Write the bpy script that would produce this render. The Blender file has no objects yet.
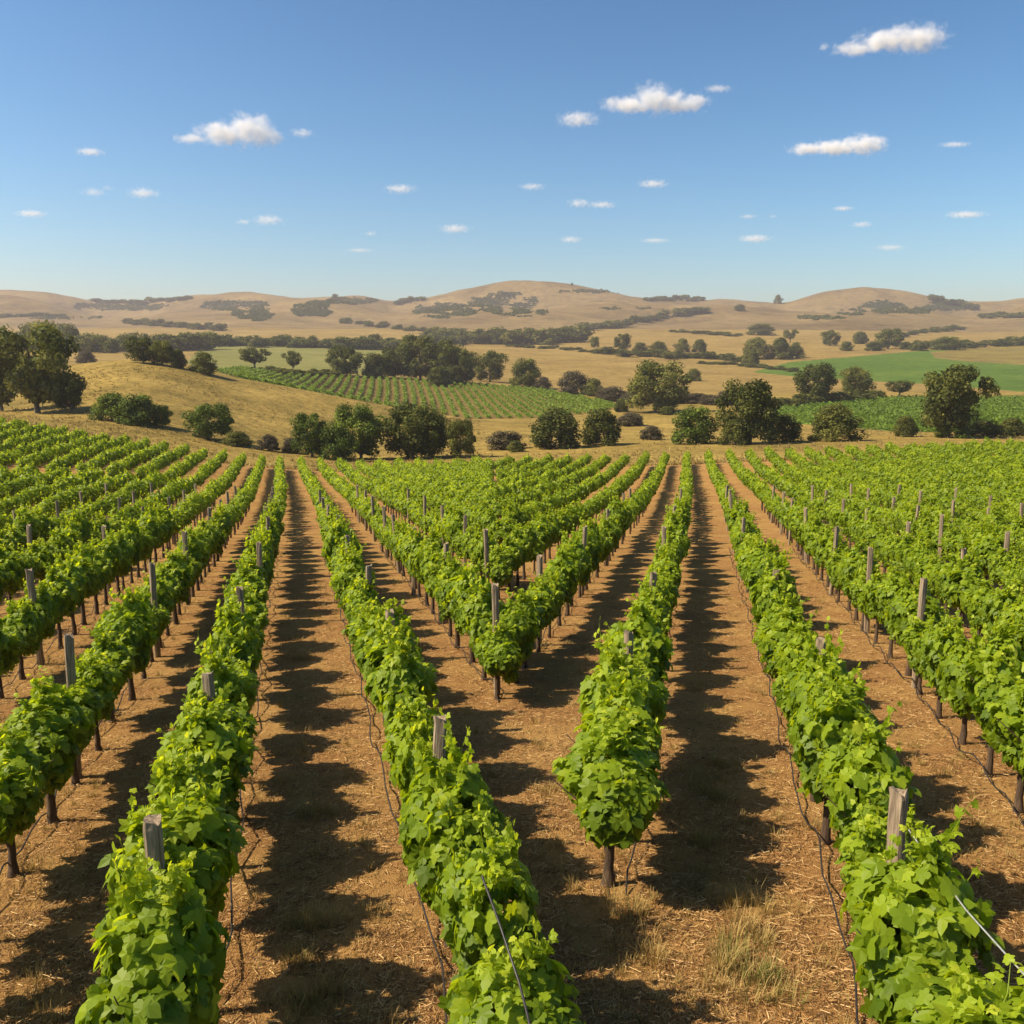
import bpy, math, random
import numpy as np
from mathutils import Vector, Euler
R = math.radians
rng = np.random.default_rng(7); random.seed(7)
S = bpy.context.scene; COL = S.collection

# ------------------------------------------------------------------ camera, sky, sun, exposure
F = 887.0; HOR = 350.0; CAMH = 6.2
TH = math.atan((512 - HOR) / F)
cd = bpy.data.cameras.new('camera'); cam = bpy.data.objects.new('camera', cd); COL.objects.link(cam)
cd.sensor_width = 36; cd.lens = 36 * F / 1024; cd.clip_start = 0.1; cd.clip_end = 60000
cam.location = (0, 0, CAMH); cam.rotation_euler = (math.pi / 2 - TH, 0, 0)
S.camera = cam
SUN_EL, SUN_AZ = R(46), R(-100)          # azimuth clockwise from +Y (the view direction)
W = bpy.data.worlds.new("World"); S.world = W; W.use_nodes = True
wn = W.node_tree
sky = wn.nodes.new('ShaderNodeTexSky'); sky.sky_type = 'NISHITA'; sky.sun_disc = False
sky.sun_elevation = SUN_EL; sky.sun_rotation = SUN_AZ
sky.air_density = 1.0; sky.dust_density = 1.2; sky.ozone_density = 3.0; sky.altitude = 0
bg = wn.nodes['Background']; bg.inputs['Strength'].default_value = 0.044
gm = wn.nodes.new('ShaderNodeGamma'); gm.inputs[1].default_value = 1.4      # a deeper, clearer blue overhead
hs = wn.nodes.new('ShaderNodeHueSaturation'); hs.inputs['Saturation'].default_value = 1.08; hs.inputs['Hue'].default_value = 0.490
wn.links.new(sky.outputs[0], gm.inputs[0]); wn.links.new(gm.outputs[0], hs.inputs['Color']); wn.links.new(hs.outputs[0], bg.inputs['Color'])
sl = bpy.data.lights.new('sun', 'SUN'); sl.energy = 4.9; sl.angle = R(0.7); sl.color = (1.0, 0.85, 0.64)
so = bpy.data.objects.new('sun', sl); COL.objects.link(so)
sd = Vector((math.sin(SUN_AZ) * math.cos(SUN_EL), math.cos(SUN_AZ) * math.cos(SUN_EL), math.sin(SUN_EL)))
so.rotation_euler = sd.to_track_quat('Z', 'Y').to_euler(); so.location = (0, 0, 50)
S.view_settings.view_transform = 'Standard'; S.view_settings.look = 'None'
S.view_settings.exposure = 0.82; S.view_settings.gamma = 1.0
S.render.engine = 'CYCLES'
cy = S.cycles
cy.use_denoising = True; cy.max_bounces = 6; cy.diffuse_bounces = 3; cy.glossy_bounces = 2
cy.transmission_bounces = 3; cy.transparent_max_bounces = 8; cy.volume_bounces = 3
cy.volume_step_rate = 1.0; cy.volume_max_steps = 64; cy.caustics_reflective = False; cy.caustics_refractive = False

# ------------------------------------------------------------------ projection helpers
cT, sT = math.cos(TH), math.sin(TH)
def t_of(py):                      # tangent of the elevation of an image row
    v = (np.asarray(py, float) - 512) / F
    return (-sT - v * cT) / (cT - v * sT)
def u_of(px, py):                  # X/Y of an image point
    v = (py - 512) / F
    return (px - 512) / F / (cT - v * sT)
def proj(X, Y, Z):
    dz = Z - CAMH
    dep = Y * cT - dz * sT
    up = Y * sT + dz * cT
    return 512 + F * X / dep, 512 - F * up / dep
SLOPE = -float(t_of(437))

# ------------------------------------------------------------------ terrain
def vnoise(x, y, seed=0):
    x = np.asarray(x, float); y = np.asarray(y, float)
    xi = np.floor(x).astype(np.int64); yi = np.floor(y).astype(np.int64)
    xf = x - xi; yf = y - yi
    xf = xf * xf * (3 - 2 * xf); yf = yf * yf * (3 - 2 * yf)
    def h(a, b):
        n = (a * 374761393 + b * 668265263 + seed * 974634777) & 0x7fffffff
        n = ((n ^ (n >> 13)) * 1274126177) & 0x7fffffff
        return ((n ^ (n >> 16)) & 0xffff) / 65535.0
    a = h(xi, yi); b = h(xi + 1, yi); c = h(xi, yi + 1); d = h(xi + 1, yi + 1)
    return (a * (1 - xf) + b * xf) * (1 - yf) + (c * (1 - xf) + d * xf) * yf
def fbm(x, y, seed=0, o=4):
    s = 0; a = 0.5
    for i in range(o):
        s = s + a * (vnoise(x * 2 ** i, y * 2 ** i, seed + i) - 0.5); a *= 0.5
    return s

PX = np.array([-300, -150, 0, 128, 256, 384, 512, 640, 768, 896, 1024, 1174, 1324], float)
def plane_py(Y):
    tt = -SLOPE - CAMH / Y
    # invert t_of
    return 512 + F * (-(tt * cT + sT) / (cT - tt * sT))
NEAR = [  # offsets (px) from the plane
    (30,  [0, 0, 0, 0, 0, 0, 0, 0, 0, 0, 0, 0, 0]),
    (50,  [-4, -3, -2, 0, 0, 0, 0, 0, 0, 0, 0, 0, 0]),
    (75,  [-25, -20, -15, -7, 0, 0, 0, -1, -2, -3, -4, -5, -6]),
    (86,  [-34, -26, -18, -9, -1, 0, -1, -2, -4, -5, -7, -9, -10]),
    (110, [-62, -50, -37, -20, -4, -1, -2, -4, -7, -10, -13, -15, -16]),
    (136, [-74, -62, -49, -28, -9, -4, -7, -10, -15, -20, -25, -28, -30]),
]
FAR = [
    (150,  [396, 408, 420, 443, 463, 469, 467, 464, 460, 455, 450, 447, 445]),
    (180,  [394, 405, 415, 428, 450, 462, 459, 454, 450, 446, 445, 443, 441]),
    (230,  [390, 400, 408, 396, 428, 447, 443, 441, 438, 436, 436, 434, 432]),
    (280,  [380, 385, 388, 369, 397, 426, 432, 431, 430, 428, 428, 426, 424]),
    (320,  [372, 373, 373, 360, 381, 405, 425, 423, 422, 421, 421, 419, 417]),
    (380,  [374, 375, 378, 367, 384, 413, 418, 413, 411, 411, 411, 409, 407]),
    (450,  [372, 373, 374, 368, 377, 396, 403, 403, 400, 400, 400, 398, 396]),
    (520,  [368, 368, 369, 365, 370, 380, 389, 394, 393, 392, 392, 390, 388]),
    (650,  [361, 361, 361, 359, 364, 371, 379, 384, 385, 384, 384, 382, 380]),
    (800,  [354, 354, 353, 352, 356, 361, 367, 369, 373, 370, 370, 368, 366]),
    (1000, [348, 347, 346, 345, 347, 350, 353, 356, 358, 355, 356, 354, 352]),
    (1300, [340, 340, 338, 338, 338, 342, 345, 343, 345, 345, 344, 342, 340]),
    (1700, [331, 331, 329, 329, 330, 330, 333, 330, 331, 333, 334, 332, 330]),
]
SKYL = np.array([(-300, 296), (-150, 290), (0, 292), (50, 292), (85, 298), (110, 301), (150, 300), (180, 297), (210, 294.5), (258, 292.5),
    (285, 295), (315, 298), (345, 298), (372, 299), (392, 302), (425, 297.5), (465, 289.5), (505, 283), (535, 281.5), (560, 283.5), (595, 290), (635, 298),
    (680, 299.5), (740, 301), (775, 302), (800, 297), (830, 291), (862, 288.5), (890, 291), (925, 296), (955, 301), (985, 301), (1024, 299),
    (1174, 292), (1324, 297)], float)
_D = [a for a, _ in NEAR] + [a for a, _ in FAR]
_T = [t_of(plane_py(a) + np.array(b)) for a, b in NEAR] + [t_of(np.array(b, float)) for _, b in FAR]
LU = np.linspace(u_of(-300, 400), u_of(1324, 400), 260)            # dense lookup: u x logY
PXU = np.array([u_of(p, 400) for p in PX])
def cubic(xk, yk, x):                                              # cubic Hermite with limited (monotone) tangents
    xk = np.asarray(xk, float); yk = np.asarray(yk, float)
    d = np.diff(yk, axis=0) / np.diff(xk).reshape((-1,) + (1,) * (yk.ndim - 1))
    m = np.zeros_like(yk); m[0] = d[0]; m[-1] = d[-1]
    mm = 0.5 * (d[:-1] + d[1:])
    lim = 3 * np.minimum(np.abs(d[:-1]), np.abs(d[1:]))
    mm = np.where(d[:-1] * d[1:] > 0, np.sign(mm) * np.minimum(np.abs(mm), lim), 0)
    m[1:-1] = mm
    i = np.clip(np.searchsorted(xk, x) - 1, 0, len(xk) - 2)
    h = (xk[i + 1] - xk[i]); s = np.clip((x - xk[i]) / h, 0, 1)
    sh = (-1,) + (1,) * (yk.ndim - 1)
    s = s.reshape(sh); h = h.reshape(sh)
    return ((2*s**3 - 3*s**2 + 1) * yk[i] + (s**3 - 2*s**2 + s) * h * m[i] + (-2*s**3 + 3*s**2) * yk[i+1] + (s**3 - s**2) * h * m[i+1])
_Tu = np.stack([cubic(PXU, row, LU) for row in _T])                # (nD, 260)
crest_px = cubic(SKYL[:, 0], SKYL[:, 1], LU * F + 512)
pxl = LU * F + 512
mid1 = 331 - 0.33 * (331 - crest_px) + 3 * np.sin(pxl / 47.0)
mid2 = 331 - (0.66 + .20 * np.sin(pxl / 58.0 + 2.2) + .08 * np.sin(pxl / 23.0)) * (331 - crest_px)
back = crest_px + 6
_D += [2100, 2480, 2740, 3050, 3600]
_Tu = np.concatenate([_Tu, t_of(mid1)[None], t_of(mid2)[None], t_of(mid2 + 2.5)[None], t_of(crest_px)[None], t_of(back)[None]])
LD = np.linspace(math.log(30), math.log(3600), 420)
LT = cubic(np.log(_D), _Tu, LD)                                    # (420, 260)
def H(X, Y):
    X = np.asarray(X, float); Y = np.asarray(Y, float)
    plane = -SLOPE * Y
    Yc = np.clip(Y, 30, 3600)
    u = np.clip(X / Yc, LU[0], LU[-1])
    a = (u - LU[0]) / (LU[1] - LU[0]); b = (np.log(Yc) - LD[0]) / (LD[1] - LD[0])
    ai = np.clip(a.astype(int), 0, 258); bi = np.clip(b.astype(int), 0, 418)
    af = a - ai; bf = b - bi
    t = (LT[bi, ai] * (1 - af) + LT[bi, ai + 1] * af) * (1 - bf) + (LT[bi + 1, ai] * (1 - af) + LT[bi + 1, ai + 1] * af) * bf
    z = CAMH + t * Yc - np.maximum(Y - 3600, 0) * 0.12
    w = np.clip((Y - 34) / 26, 0, 1); w = w * w * (3 - 2 * w)
    z = plane * (1 - w) + z * w
    z = z + 0.10 * fbm(X / 3.0, Y / 3.0, 3, 4) * np.clip(1.2 - Y / 200, 0, 1)
    far = np.clip((Y - 160) / 200, 0, 1)
    z = z + far * (0.6 * fbm(X / 40, Y / 40, 11, 4) + np.clip((Y - 1500) / 1200, 0, 1) * 40 * fbm(X / 260, Y / 420, 21, 4))
    return z
_MY = np.exp(np.linspace(math.log(4), math.log(3500), 1600))
def hit(px, py, dmin=4):
    """ground point seen at an image position"""
    u = float(u_of(px, py)); t = float(t_of(py))
    z = H(u * _MY, _MY); m = (z - CAMH) / _MY - t
    ok = np.where((m >= 0) & (_MY >= dmin))[0]
    if len(ok) == 0:
        j = int(np.argmax(np.where(_MY >= dmin, m, -9)))
    else:
        j = int(ok[0])
    Y = float(_MY[j]); return u * Y, Y, float(H(u * Y, Y))
def at_height(px, py, hh):
    """near-field point at height hh over the vineyard plane seen at an image position"""
    t = float(t_of(py)); Y = (CAMH - hh) / (-t - SLOPE)
    return float(u_of(px, py)) * Y, Y

# ------------------------------------------------------------------ mesh helpers
def link(o, parent=None):
    COL.objects.link(o)
    if parent is not None: o.parent = parent
    return o
def build(name, V, faces, mats=None, parent=None, tint=None, smooth=False, midx=None, linkit=True):
    """faces: list of (M,k) int arrays"""
    me = bpy.data.meshes.new(name)
    V = np.asarray(V, np.float32)
    me.vertices.add(len(V)); me.vertices.foreach_set('co', V.ravel())
    faces = [np.asarray(f, np.int32) for f in faces if len(f)]
    nl = sum(f.size for f in faces); nf = sum(len(f) for f in faces)
    me.loops.add(nl); me.polygons.add(nf)
    me.loops.foreach_set('vertex_index', np.concatenate([f.ravel() for f in faces]))
    tot = np.concatenate([np.full(len(f), f.shape[1], np.int32) for f in faces])
    st = np.concatenate([[0], np.cumsum(tot)[:-1]]).astype(np.int32)
    me.polygons.foreach_set('loop_start', st)
    try: me.polygons.foreach_set('loop_total', tot)
    except Exception: pass
    me.polygons.foreach_set('use_smooth', np.full(nf, smooth))
    if midx is not None: me.polygons.foreach_set('material_index', np.asarray(midx, np.int32))
    if tint is not None:
        at = me.attributes.new('tint', 'FLOAT', 'FACE'); at.data.foreach_set('value', np.asarray(tint, np.float32))
    me.update(); me.validate()
    for m in (mats if isinstance(mats, (list, tuple)) else [mats]):
        if m: me.materials.append(m)
    o = bpy.data.objects.new(name, me)
    return link(o, parent) if linkit else o
def tag(o, label=None, cat=None, group=None, kind=None):
    if label: o['label'] = label
    if cat: o['category'] = cat
    if group: o['group'] = group
    if kind: o['kind'] = kind
    return o
def empty(name, loc=(0, 0, 0), rz=0):
    o = bpy.data.objects.new(name, None); o.location = loc; o.rotation_euler = (0, 0, rz); o.empty_display_size = 0.2
    return link(o)
class MB:
    def __init__(s): s.V = []; s.F = []; s.n = 0; s.T = []
    def add(s, V, faces, tint=None):
        V = np.asarray(V, float); s.V.append(V)
        for f in faces:
            f = np.asarray(f); s.F.append(f + s.n); s.T.append(np.full(len(f), 0.5) if tint is None else np.asarray(tint))
        s.n += len(V)
    def tube(s, pts, rad, k=7, cap=True):
        pts = np.asarray(pts, float); rad = np.broadcast_to(rad, (len(pts),))
        tan = np.gradient(pts, axis=0); tan /= np.linalg.norm(tan, axis=1)[:, None] + 1e-9
        ref = np.array([1.0, 0.2, 0.1]) if abs(tan[0][2]) > .6 else np.array([0.05, 0.1, 1.0])
        a = np.cross(tan, ref); a /= np.linalg.norm(a, axis=1)[:, None] + 1e-9
        b = np.cross(tan, a); an = np.arange(k) * 2 * math.pi / k
        V = (pts[:, None] + rad[:, None, None] * (np.cos(an)[None, :, None] * a[:, None] + np.sin(an)[None, :, None] * b[:, None])).reshape(-1, 3)
        n = len(pts); q = []
        for i in range(n - 1):
            for j in range(k):
                q.append((i*k + j, i*k + (j+1) % k, (i+1)*k + (j+1) % k, (i+1)*k + j))
        s.add(V, [np.array(q)])
        if cap:
            V2 = np.vstack([V[-k:], pts[-1:]])
            s.add(V2, [np.array([(j, (j+1) % k, k) for j in range(k)])])
    def build(s, name, mat, parent=None, smooth=True, tint=False, linkit=True):
        return build(name, np.vstack(s.V), s.F, mat, parent, np.concatenate(s.T) if tint else None, smooth, None, linkit)

def unit(v): return v / (np.linalg.norm(v, axis=-1, keepdims=True) + 1e-9)
# leaf outlines: (side, along, lift)
_half = [(0.09, -0.14), (0.34, -0.17), (0.46, 0.02), (0.39, 0.14), (0.60, 0.33), (0.47, 0.45), (0.30, 0.50), (0.27, 0.70)]
_out = [(0, -0.02)] + _half + [(0, 1.0)] + [(-x, y) for x, y in _half[::-1]]
LEAF_HI = np.array([(0, 0.28, 0.0)] + [(x, y, -0.30 * ((x * 1.3) ** 2 + (y - .28) ** 2) + 0.10 * abs(x)) for x, y in _out])
LEAF_HI_F = np.array([(0, 1 + i, 1 + (i + 1) % len(_out)) for i in range(len(_out))])
LEAF_LO = np.array([(0, -0.1, 0), (0.5, 0.18, -.10), (0.28, 0.72, -.12), (0, 1, -.16), (-0.28, 0.72, -.12), (-0.5, 0.18, -.10)])
LEAF_LO_F = np.array([(0, 1, 2, 3), (0, 3, 4, 5)])
def leaves(P, N, T, size, hi=True, curl=None):
    tpl, fc = (LEAF_HI, LEAF_HI_F) if hi else (LEAF_LO, LEAF_LO_F)
    N = unit(N); T = unit(T - N * np.sum(T * N, 1, keepdims=True)); B = np.cross(N, T)
    c = np.ones(len(P)) if curl is None else curl
    V = P[:, None] + size[:, None, None] * (tpl[None, :, 0, None] * B[:, None] + tpl[None, :, 1, None] * T[:, None] + (c[:, None] * tpl[None, :, 2])[..., None] * N[:, None])
    k = len(tpl)
    f = (fc[None] + (np.arange(len(P)) * k)[:, None, None]).reshape(-1, fc.shape[1])
    return V.reshape(-1, 3), f, len(fc)

# ------------------------------------------------------------------ materials
def mat(name):
    m = bpy.data.materials.new(name); m.use_nodes = True
    return m, m.node_tree, m.node_tree.nodes['Principled BSDF']
def nd(nt, t, **kw):
    n = nt.nodes.new(t)
    for k, v in kw.items():
        if k in n.inputs.keys() and not hasattr(n, k): n.inputs[k].default_value = v
        else: setattr(n, k, v)
    return n
def noise(nt, vec, scale, detail=4, rough=.6):
    n = nt.nodes.new('ShaderNodeTexNoise'); n.inputs['Scale'].default_value = scale
    n.inputs['Detail'].default_value = detail; n.inputs['Roughness'].default_value = rough
    if vec is not None: nt.links.new(vec, n.inputs['Vector'])
    return n.outputs['Fac']
def ramp(nt, fac, stops):
    n = nt.nodes.new('ShaderNodeValToRGB'); e = n.color_ramp.elements
    while len(e) > 1: e.remove(e[-1])
    e[0].position = stops[0][0]; e[0].color = (*stops[0][1], 1)
    for p, c in stops[1:]:
        k = e.new(p); k.color = (*c, 1)
    nt.links.new(fac, n.inputs[0]); return n.outputs[0]
def mixc(nt, fac, a, b, mode='MIX'):
    n = nt.nodes.new('ShaderNodeMix'); n.data_type = 'RGBA'; n.blend_type = mode
    for s, v in ((n.inputs[0], fac), (n.inputs[6], a), (n.inputs[7], b)):
        if isinstance(v, (int, float)): s.default_value = v
        elif isinstance(v, tuple): s.default_value = (*v, 1)
        else: nt.links.new(v, s)
    return n.outputs[2]
def mapped(nt, scale=(1, 1, 1), rot=(0, 0, 0)):
    g = nt.nodes.new('ShaderNodeNewGeometry'); m = nt.nodes.new('ShaderNodeMapping')
    m.inputs['Scale'].default_value = scale; m.inputs['Rotation'].default_value = rot
    nt.links.new(g.outputs['Position'], m.inputs['Vector']); return m.outputs[0]
def bump(nt, bs, h, strength, dist):
    b = nt.nodes.new('ShaderNodeBump'); b.inputs['Strength'].default_value = strength; b.inputs['Distance'].default_value = dist
    nt.links.new(h, b.inputs['Height']); nt.links.new(b.outputs[0], bs.inputs['Normal'])

def leaf_mat(name, stops, transl=0.35, tcol=(0.25, 0.42, 0.03), rough=0.5, spec=0.35, vary=0.0):
    m, nt, bs = mat(name)
    a = nd(nt, 'ShaderNodeAttribute', attribute_name='tint')
    fac = a.outputs['Fac']
    if vary:
        oi = nt.nodes.new('ShaderNodeObjectInfo')
        mm = nd(nt, 'ShaderNodeMath', operation='MULTIPLY_ADD'); nt.links.new(oi.outputs['Random'], mm.inputs[0])
        mm.inputs[1].default_value = vary; nt.links.new(fac, mm.inputs[2])
        m2 = nd(nt, 'ShaderNodeMath', operation='SUBTRACT'); nt.links.new(mm.outputs[0], m2.inputs[0]); m2.inputs[1].default_value = vary / 2
        fac = m2.outputs[0]
    c = ramp(nt, fac, stops)
    nt.links.new(c, bs.inputs['Base Color']); bs.inputs['Roughness'].default_value = rough; bs.inputs['Specular IOR Level'].default_value = spec
    tr = nt.nodes.new('ShaderNodeBsdfTranslucent')
    nt.links.new(mixc(nt, 1.0, c, tcol, 'MULTIPLY'), tr.inputs['Color'])
    mx = nt.nodes.new('ShaderNodeMixShader'); mx.inputs[0].default_value = transl
    nt.links.new(bs.outputs[0], mx.inputs[1]); nt.links.new(tr.outputs[0], mx.inputs[2])
    nt.links.new(mx.outputs[0], nt.nodes['Material Output'].inputs['Surface'])
    return m
M = {}
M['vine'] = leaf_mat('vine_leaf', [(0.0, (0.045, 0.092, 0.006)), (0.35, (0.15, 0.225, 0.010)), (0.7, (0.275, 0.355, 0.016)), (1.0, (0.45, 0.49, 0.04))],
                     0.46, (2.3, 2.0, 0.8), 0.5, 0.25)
M['tree'] = leaf_mat('tree_leaf', [(0.0, (0.034, 0.042, 0.009)), (0.5, (0.095, 0.108, 0.022)), (1.0, (0.21, 0.20, 0.042))], 0.28, (1.4, 1.4, .7), 0.65, 0.1, 0.4)
M['green_tree'] = leaf_mat('green_tree_leaf', [(0.0, (0.036, 0.056, 0.007)), (0.5, (0.095, 0.135, 0.016)), (1.0, (0.20, 0.24, 0.026))], 0.28, (1.5, 1.5, .7), 0.6, 0.12, 0.25)
M['scrub'] = leaf_mat('scrub_leaf', [(0.0, (0.045, 0.038, 0.020)), (0.5, (0.085, 0.070, 0.034)), (1.0, (0.15, 0.12, 0.055))], 0.2, (1.2, 1.2, 1), 0.7, 0.2, 0.3)
M['straw'] = leaf_mat('straw', [(0.0, (0.06, 0.03, 0.013)), (0.35, (0.24, 0.12, 0.04)), (0.6, (0.40, 0.23, 0.08)), (1.0, (0.66, 0.46, 0.21))], 0.15, (1, 1, 1), 0.7, 0.2)
M['drygrass'] = leaf_mat('dry_grass_blade', [(0.0, (0.20, 0.15, 0.04)), (0.5, (0.36, 0.25, 0.085)), (0.8, (0.5, 0.36, 0.14)), (1.0, (0.16, 0.19, 0.04))], 0.3, (1, 1, .8), 0.7, 0.2)
M['crop'] = leaf_mat('crop_leaf', [(0.0, (0.06, 0.10, 0.010)), (0.5, (0.13, 0.195, 0.016)), (1.0, (0.22, 0.28, 0.03))], 0.3, (1.6, 1.6, .8), 0.6, 0.2)

def soil_mat():
    m, nt, bs = mat('reddish_straw_soil')
    p = mapped(nt)
    big = noise(nt, p, 0.6, 3); med = noise(nt, p, 5, 5, .7); fine = noise(nt, mapped(nt, (60, 22, 22), (0, 0, .5)), 1.0, 3, .7)
    fine2 = noise(nt, mapped(nt, (20, 55, 22), (0, 0, -.3)), 1.0, 3, .7)
    c1 = ramp(nt, med, [(0.28, (0.115, 0.048, 0.015)), (0.5, (0.29, 0.145, 0.042)), (0.72, (0.47, 0.27, 0.088))])
    c2 = ramp(nt, fine, [(0.35, (0.07, 0.030, 0.011)), (0.52, (0.31, 0.158, 0.047)), (0.70, (0.60, 0.37, 0.135))])
    c = mixc(nt, 0.55, c1, c2)
    c = mixc(nt, 0.35, c, ramp(nt, fine2, [(0.3, (0.14, 0.06, 0.022)), (0.7, (0.46, 0.27, 0.11))]))
    c = mixc(nt, ramp(nt, big, [(0.38, (0, 0, 0)), (0.62, (0.55, 0.55, 0.55))]), c, (0.40, 0.25, 0.08))
    nt.links.new(c, bs.inputs['Base Color']); bs.inputs['Roughness'].default_value = 0.95; bs.inputs['Specular IOR Level'].default_value = 0.1
    add = nd(nt, 'ShaderNodeMath', operation='ADD'); nt.links.new(fine, add.inputs[0]); nt.links.new(med, add.inputs[1])
    bump(nt, bs, add.outputs[0], 0.9, 0.05)
    return m
def field_mat(name, a, b, c_, s1=0.02, s2=0.25, s3=1.2, stripes=None):
    m, nt, bs = mat(name)
    p = mapped(nt)
    f1 = noise(nt, mapped(nt, (s1, s1 * 1.7, s1)), 1, 5, .6); f2 = noise(nt, p, s2, 5, .65); f3 = noise(nt, p, s3, 4, .7)
    c = ramp(nt, f1, [(0.3, a), (0.5, b), (0.7, c_)])
    c2 = ramp(nt, f2, [(0.3, a), (0.55, b), (0.75, c_)])
    c = mixc(nt, 0.5, c, c2)
    c = mixc(nt, 0.75, c, ramp(nt, f3, [(0.30, (0.42, 0.42, 0.42)), (0.5, (1, 1, 1)), (0.7, (1.28, 1.25, 1.2))]), 'MULTIPLY')
    if stripes:
        w = nt.nodes.new('ShaderNodeTexWave'); w.inputs['Scale'].default_value = 1; w.inputs['Distortion'].default_value = 1.0
        nt.links.new(mapped(nt, (stripes[0],) * 3, (0, 0, stripes[1])), w.inputs['Vector'])
        c = mixc(nt, stripes[2], c, ramp(nt, w.outputs['Fac'], [(0, (0.6, 0.6, 0.6)), (1, (1.1, 1.1, 1.1))]), 'MULTIPLY')
    nt.links.new(c, bs.inputs['Base Color']); bs.inputs['Roughness'].default_value = 0.95; bs.inputs['Specular IOR Level'].default_value = 0.05
    add = nd(nt, 'ShaderNodeMath', operation='ADD'); nt.links.new(f2, add.inputs[0]); nt.links.new(f3, add.inputs[1])
    bump(nt, bs, add.outputs[0], 0.6, 0.8)
    return m
M['soil'] = soil_mat()
M['pasture'] = field_mat('dry_pasture', (0.095, 0.076, 0.018), (0.24, 0.168, 0.042), (0.36, 0.255, 0.07), .02, .12, .5)
M['stubble'] = field_mat('golden_stubble', (0.14, 0.095, 0.026), (0.245, 0.168, 0.049), (0.32, 0.228, 0.071), .008, .04, .22, (0.35, .3, .35))
M['meadow'] = field_mat('olive_meadow', (0.11, 0.115, 0.03), (0.17, 0.165, 0.045), (0.24, 0.21, 0.065), .01, .08, .6)
M['greenfield'] = field_mat('green_crop', (0.045, 0.088, 0.011), (0.078, 0.132, 0.015), (0.13, 0.175, 0.025), .01, .10, .4, (0.5, .9, .4))
M['brownfield'] = field_mat('ploughed_patch', (0.10, 0.060, 0.024), (0.18, 0.14, 0.035), (0.24, 0.22, 0.04), .02, .1, .7)
M['vineground'] = field_mat('vineyard_ground', (0.10, 0.075, 0.022), (0.16, 0.115, 0.034), (0.23, 0.16, 0.05), .02, .2, .9)
M['hill'] = field_mat('dry_hill_grass', (0.070, 0.048, 0.021), (0.172, 0.120, 0.047), (0.25, 0.178, 0.074), .0025, .012, .06)

def bark_mat(name, a, b, s=1.0):
    m, nt, bs = mat(name)
    tc = nt.nodes.new('ShaderNodeTexCoord'); mp = nt.nodes.new('ShaderNodeMapping'); mp.inputs['Scale'].default_value = (30 * s, 30 * s, 5 * s)
    nt.links.new(tc.outputs['Object'], mp.inputs['Vector'])
    f = noise(nt, mp.outputs[0], 1, 5, .7)
    nt.links.new(ramp(nt, f, [(0.3, a), (0.7, b)]), bs.inputs['Base Color']); bs.inputs['Roughness'].default_value = 0.9
    bump(nt, bs, f, 1.0, 0.02); return m
M['bark'] = bark_mat('vine_bark', (0.030, 0.018, 0.010), (0.12, 0.075, 0.042))
M['treebark'] = bark_mat('tree_bark', (0.05, 0.04, 0.03), (0.17, 0.14, 0.10), 0.3)
def post_mat():
    m, nt, bs = mat('weathered_wood')
    tc = nt.nodes.new('ShaderNodeTexCoord'); mp = nt.nodes.new('ShaderNodeMapping'); mp.inputs['Scale'].default_value = (42, 42, 1.6)
    oi = nt.nodes.new('ShaderNodeObjectInfo'); cb = nd(nt, 'ShaderNodeVectorMath', operation='ADD')
    nt.links.new(tc.outputs['Object'], cb.inputs[0]); nt.links.new(oi.outputs['Random'], cb.inputs[1])
    nt.links.new(cb.outputs[0], mp.inputs['Vector'])
    f = noise(nt, mp.outputs[0], 1, 6, .72); g = noise(nt, cb.outputs[0], 9, 4)
    c = ramp(nt, f, [(0.32, (0.04, 0.028, 0.017)), (0.45, (0.18, 0.13, 0.08)), (0.60, (0.34, 0.26, 0.165)), (0.8, (0.50, 0.40, 0.27))])
    c = mixc(nt, ramp(nt, g, [(0.45, (0, 0, 0)), (0.7, (.6, .6, .6))]), c, (0.21, 0.15, 0.085))
    nt.links.new(c, bs.inputs['Base Color']); bs.inputs['Roughness'].default_value = 0.9; bump(nt, bs, f, 1.0, 0.012); return m
M['post'] = post_mat()
m, nt, bs = mat('black_hose'); bs.inputs['Base Color'].default_value = (0.014, 0.013, 0.013, 1); bs.inputs['Roughness'].default_value = 0.45
nt.links.new(ramp(nt, noise(nt, mapped(nt), 14), [(0.3, (0.010, 0.010, 0.010)), (0.75, (0.045, 0.036, 0.028))]), bs.inputs['Base Color']); M['hose'] = m
m, nt, bs = mat('galvanised_wire'); bs.inputs['Metallic'].default_value = 0.6; bs.inputs['Roughness'].default_value = 0.4
nt.links.new(ramp(nt, noise(nt, mapped(nt), 20), [(0.3, (0.45, 0.44, 0.42)), (0.7, (0.72, 0.71, 0.68))]), bs.inputs['Base Color']); M['wire'] = m

# ------------------------------------------------------------------ terrain sheets
def inpoly(px, py, poly):
    px = np.asarray(px); py = np.asarray(py); ins = np.zeros(px.shape, bool); n = len(poly)
    for i in range(n):
        x1, y1 = poly[i]; x2, y2 = poly[(i + 1) % n]
        c = ((y1 > py) != (y2 > py)) & (px < (x2 - x1) * (py - y1) / (y2 - y1 + 1e-12) + x1)
        ins ^= c
    return ins
POLY_V2 = [(213, 371), (255, 383), (300, 391), (345, 400), (400, 409), (470, 419), (540, 418), (600, 413), (622, 405), (590, 399), (545, 390), (470, 384), (400, 379), (340, 376), (290, 372), (240, 368)]
POLY_MEADOW = [(186, 362), (200, 349), (240, 343), (300, 344), (370, 347), (415, 352), (400, 375), (300, 372), (240, 370), (196, 369)]
POLY_GREEN = [(752, 372), (790, 362), (850, 357), (930, 350), (1330, 347), (1330, 398), (1024, 392), (930, 384), (870, 381), (800, 377)]
POLY_BROWN = [(930, 352), (960, 349.5), (1040, 345), (1330, 343), (1330, 366), (1024, 365), (960, 361), (935, 358)]
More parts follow.
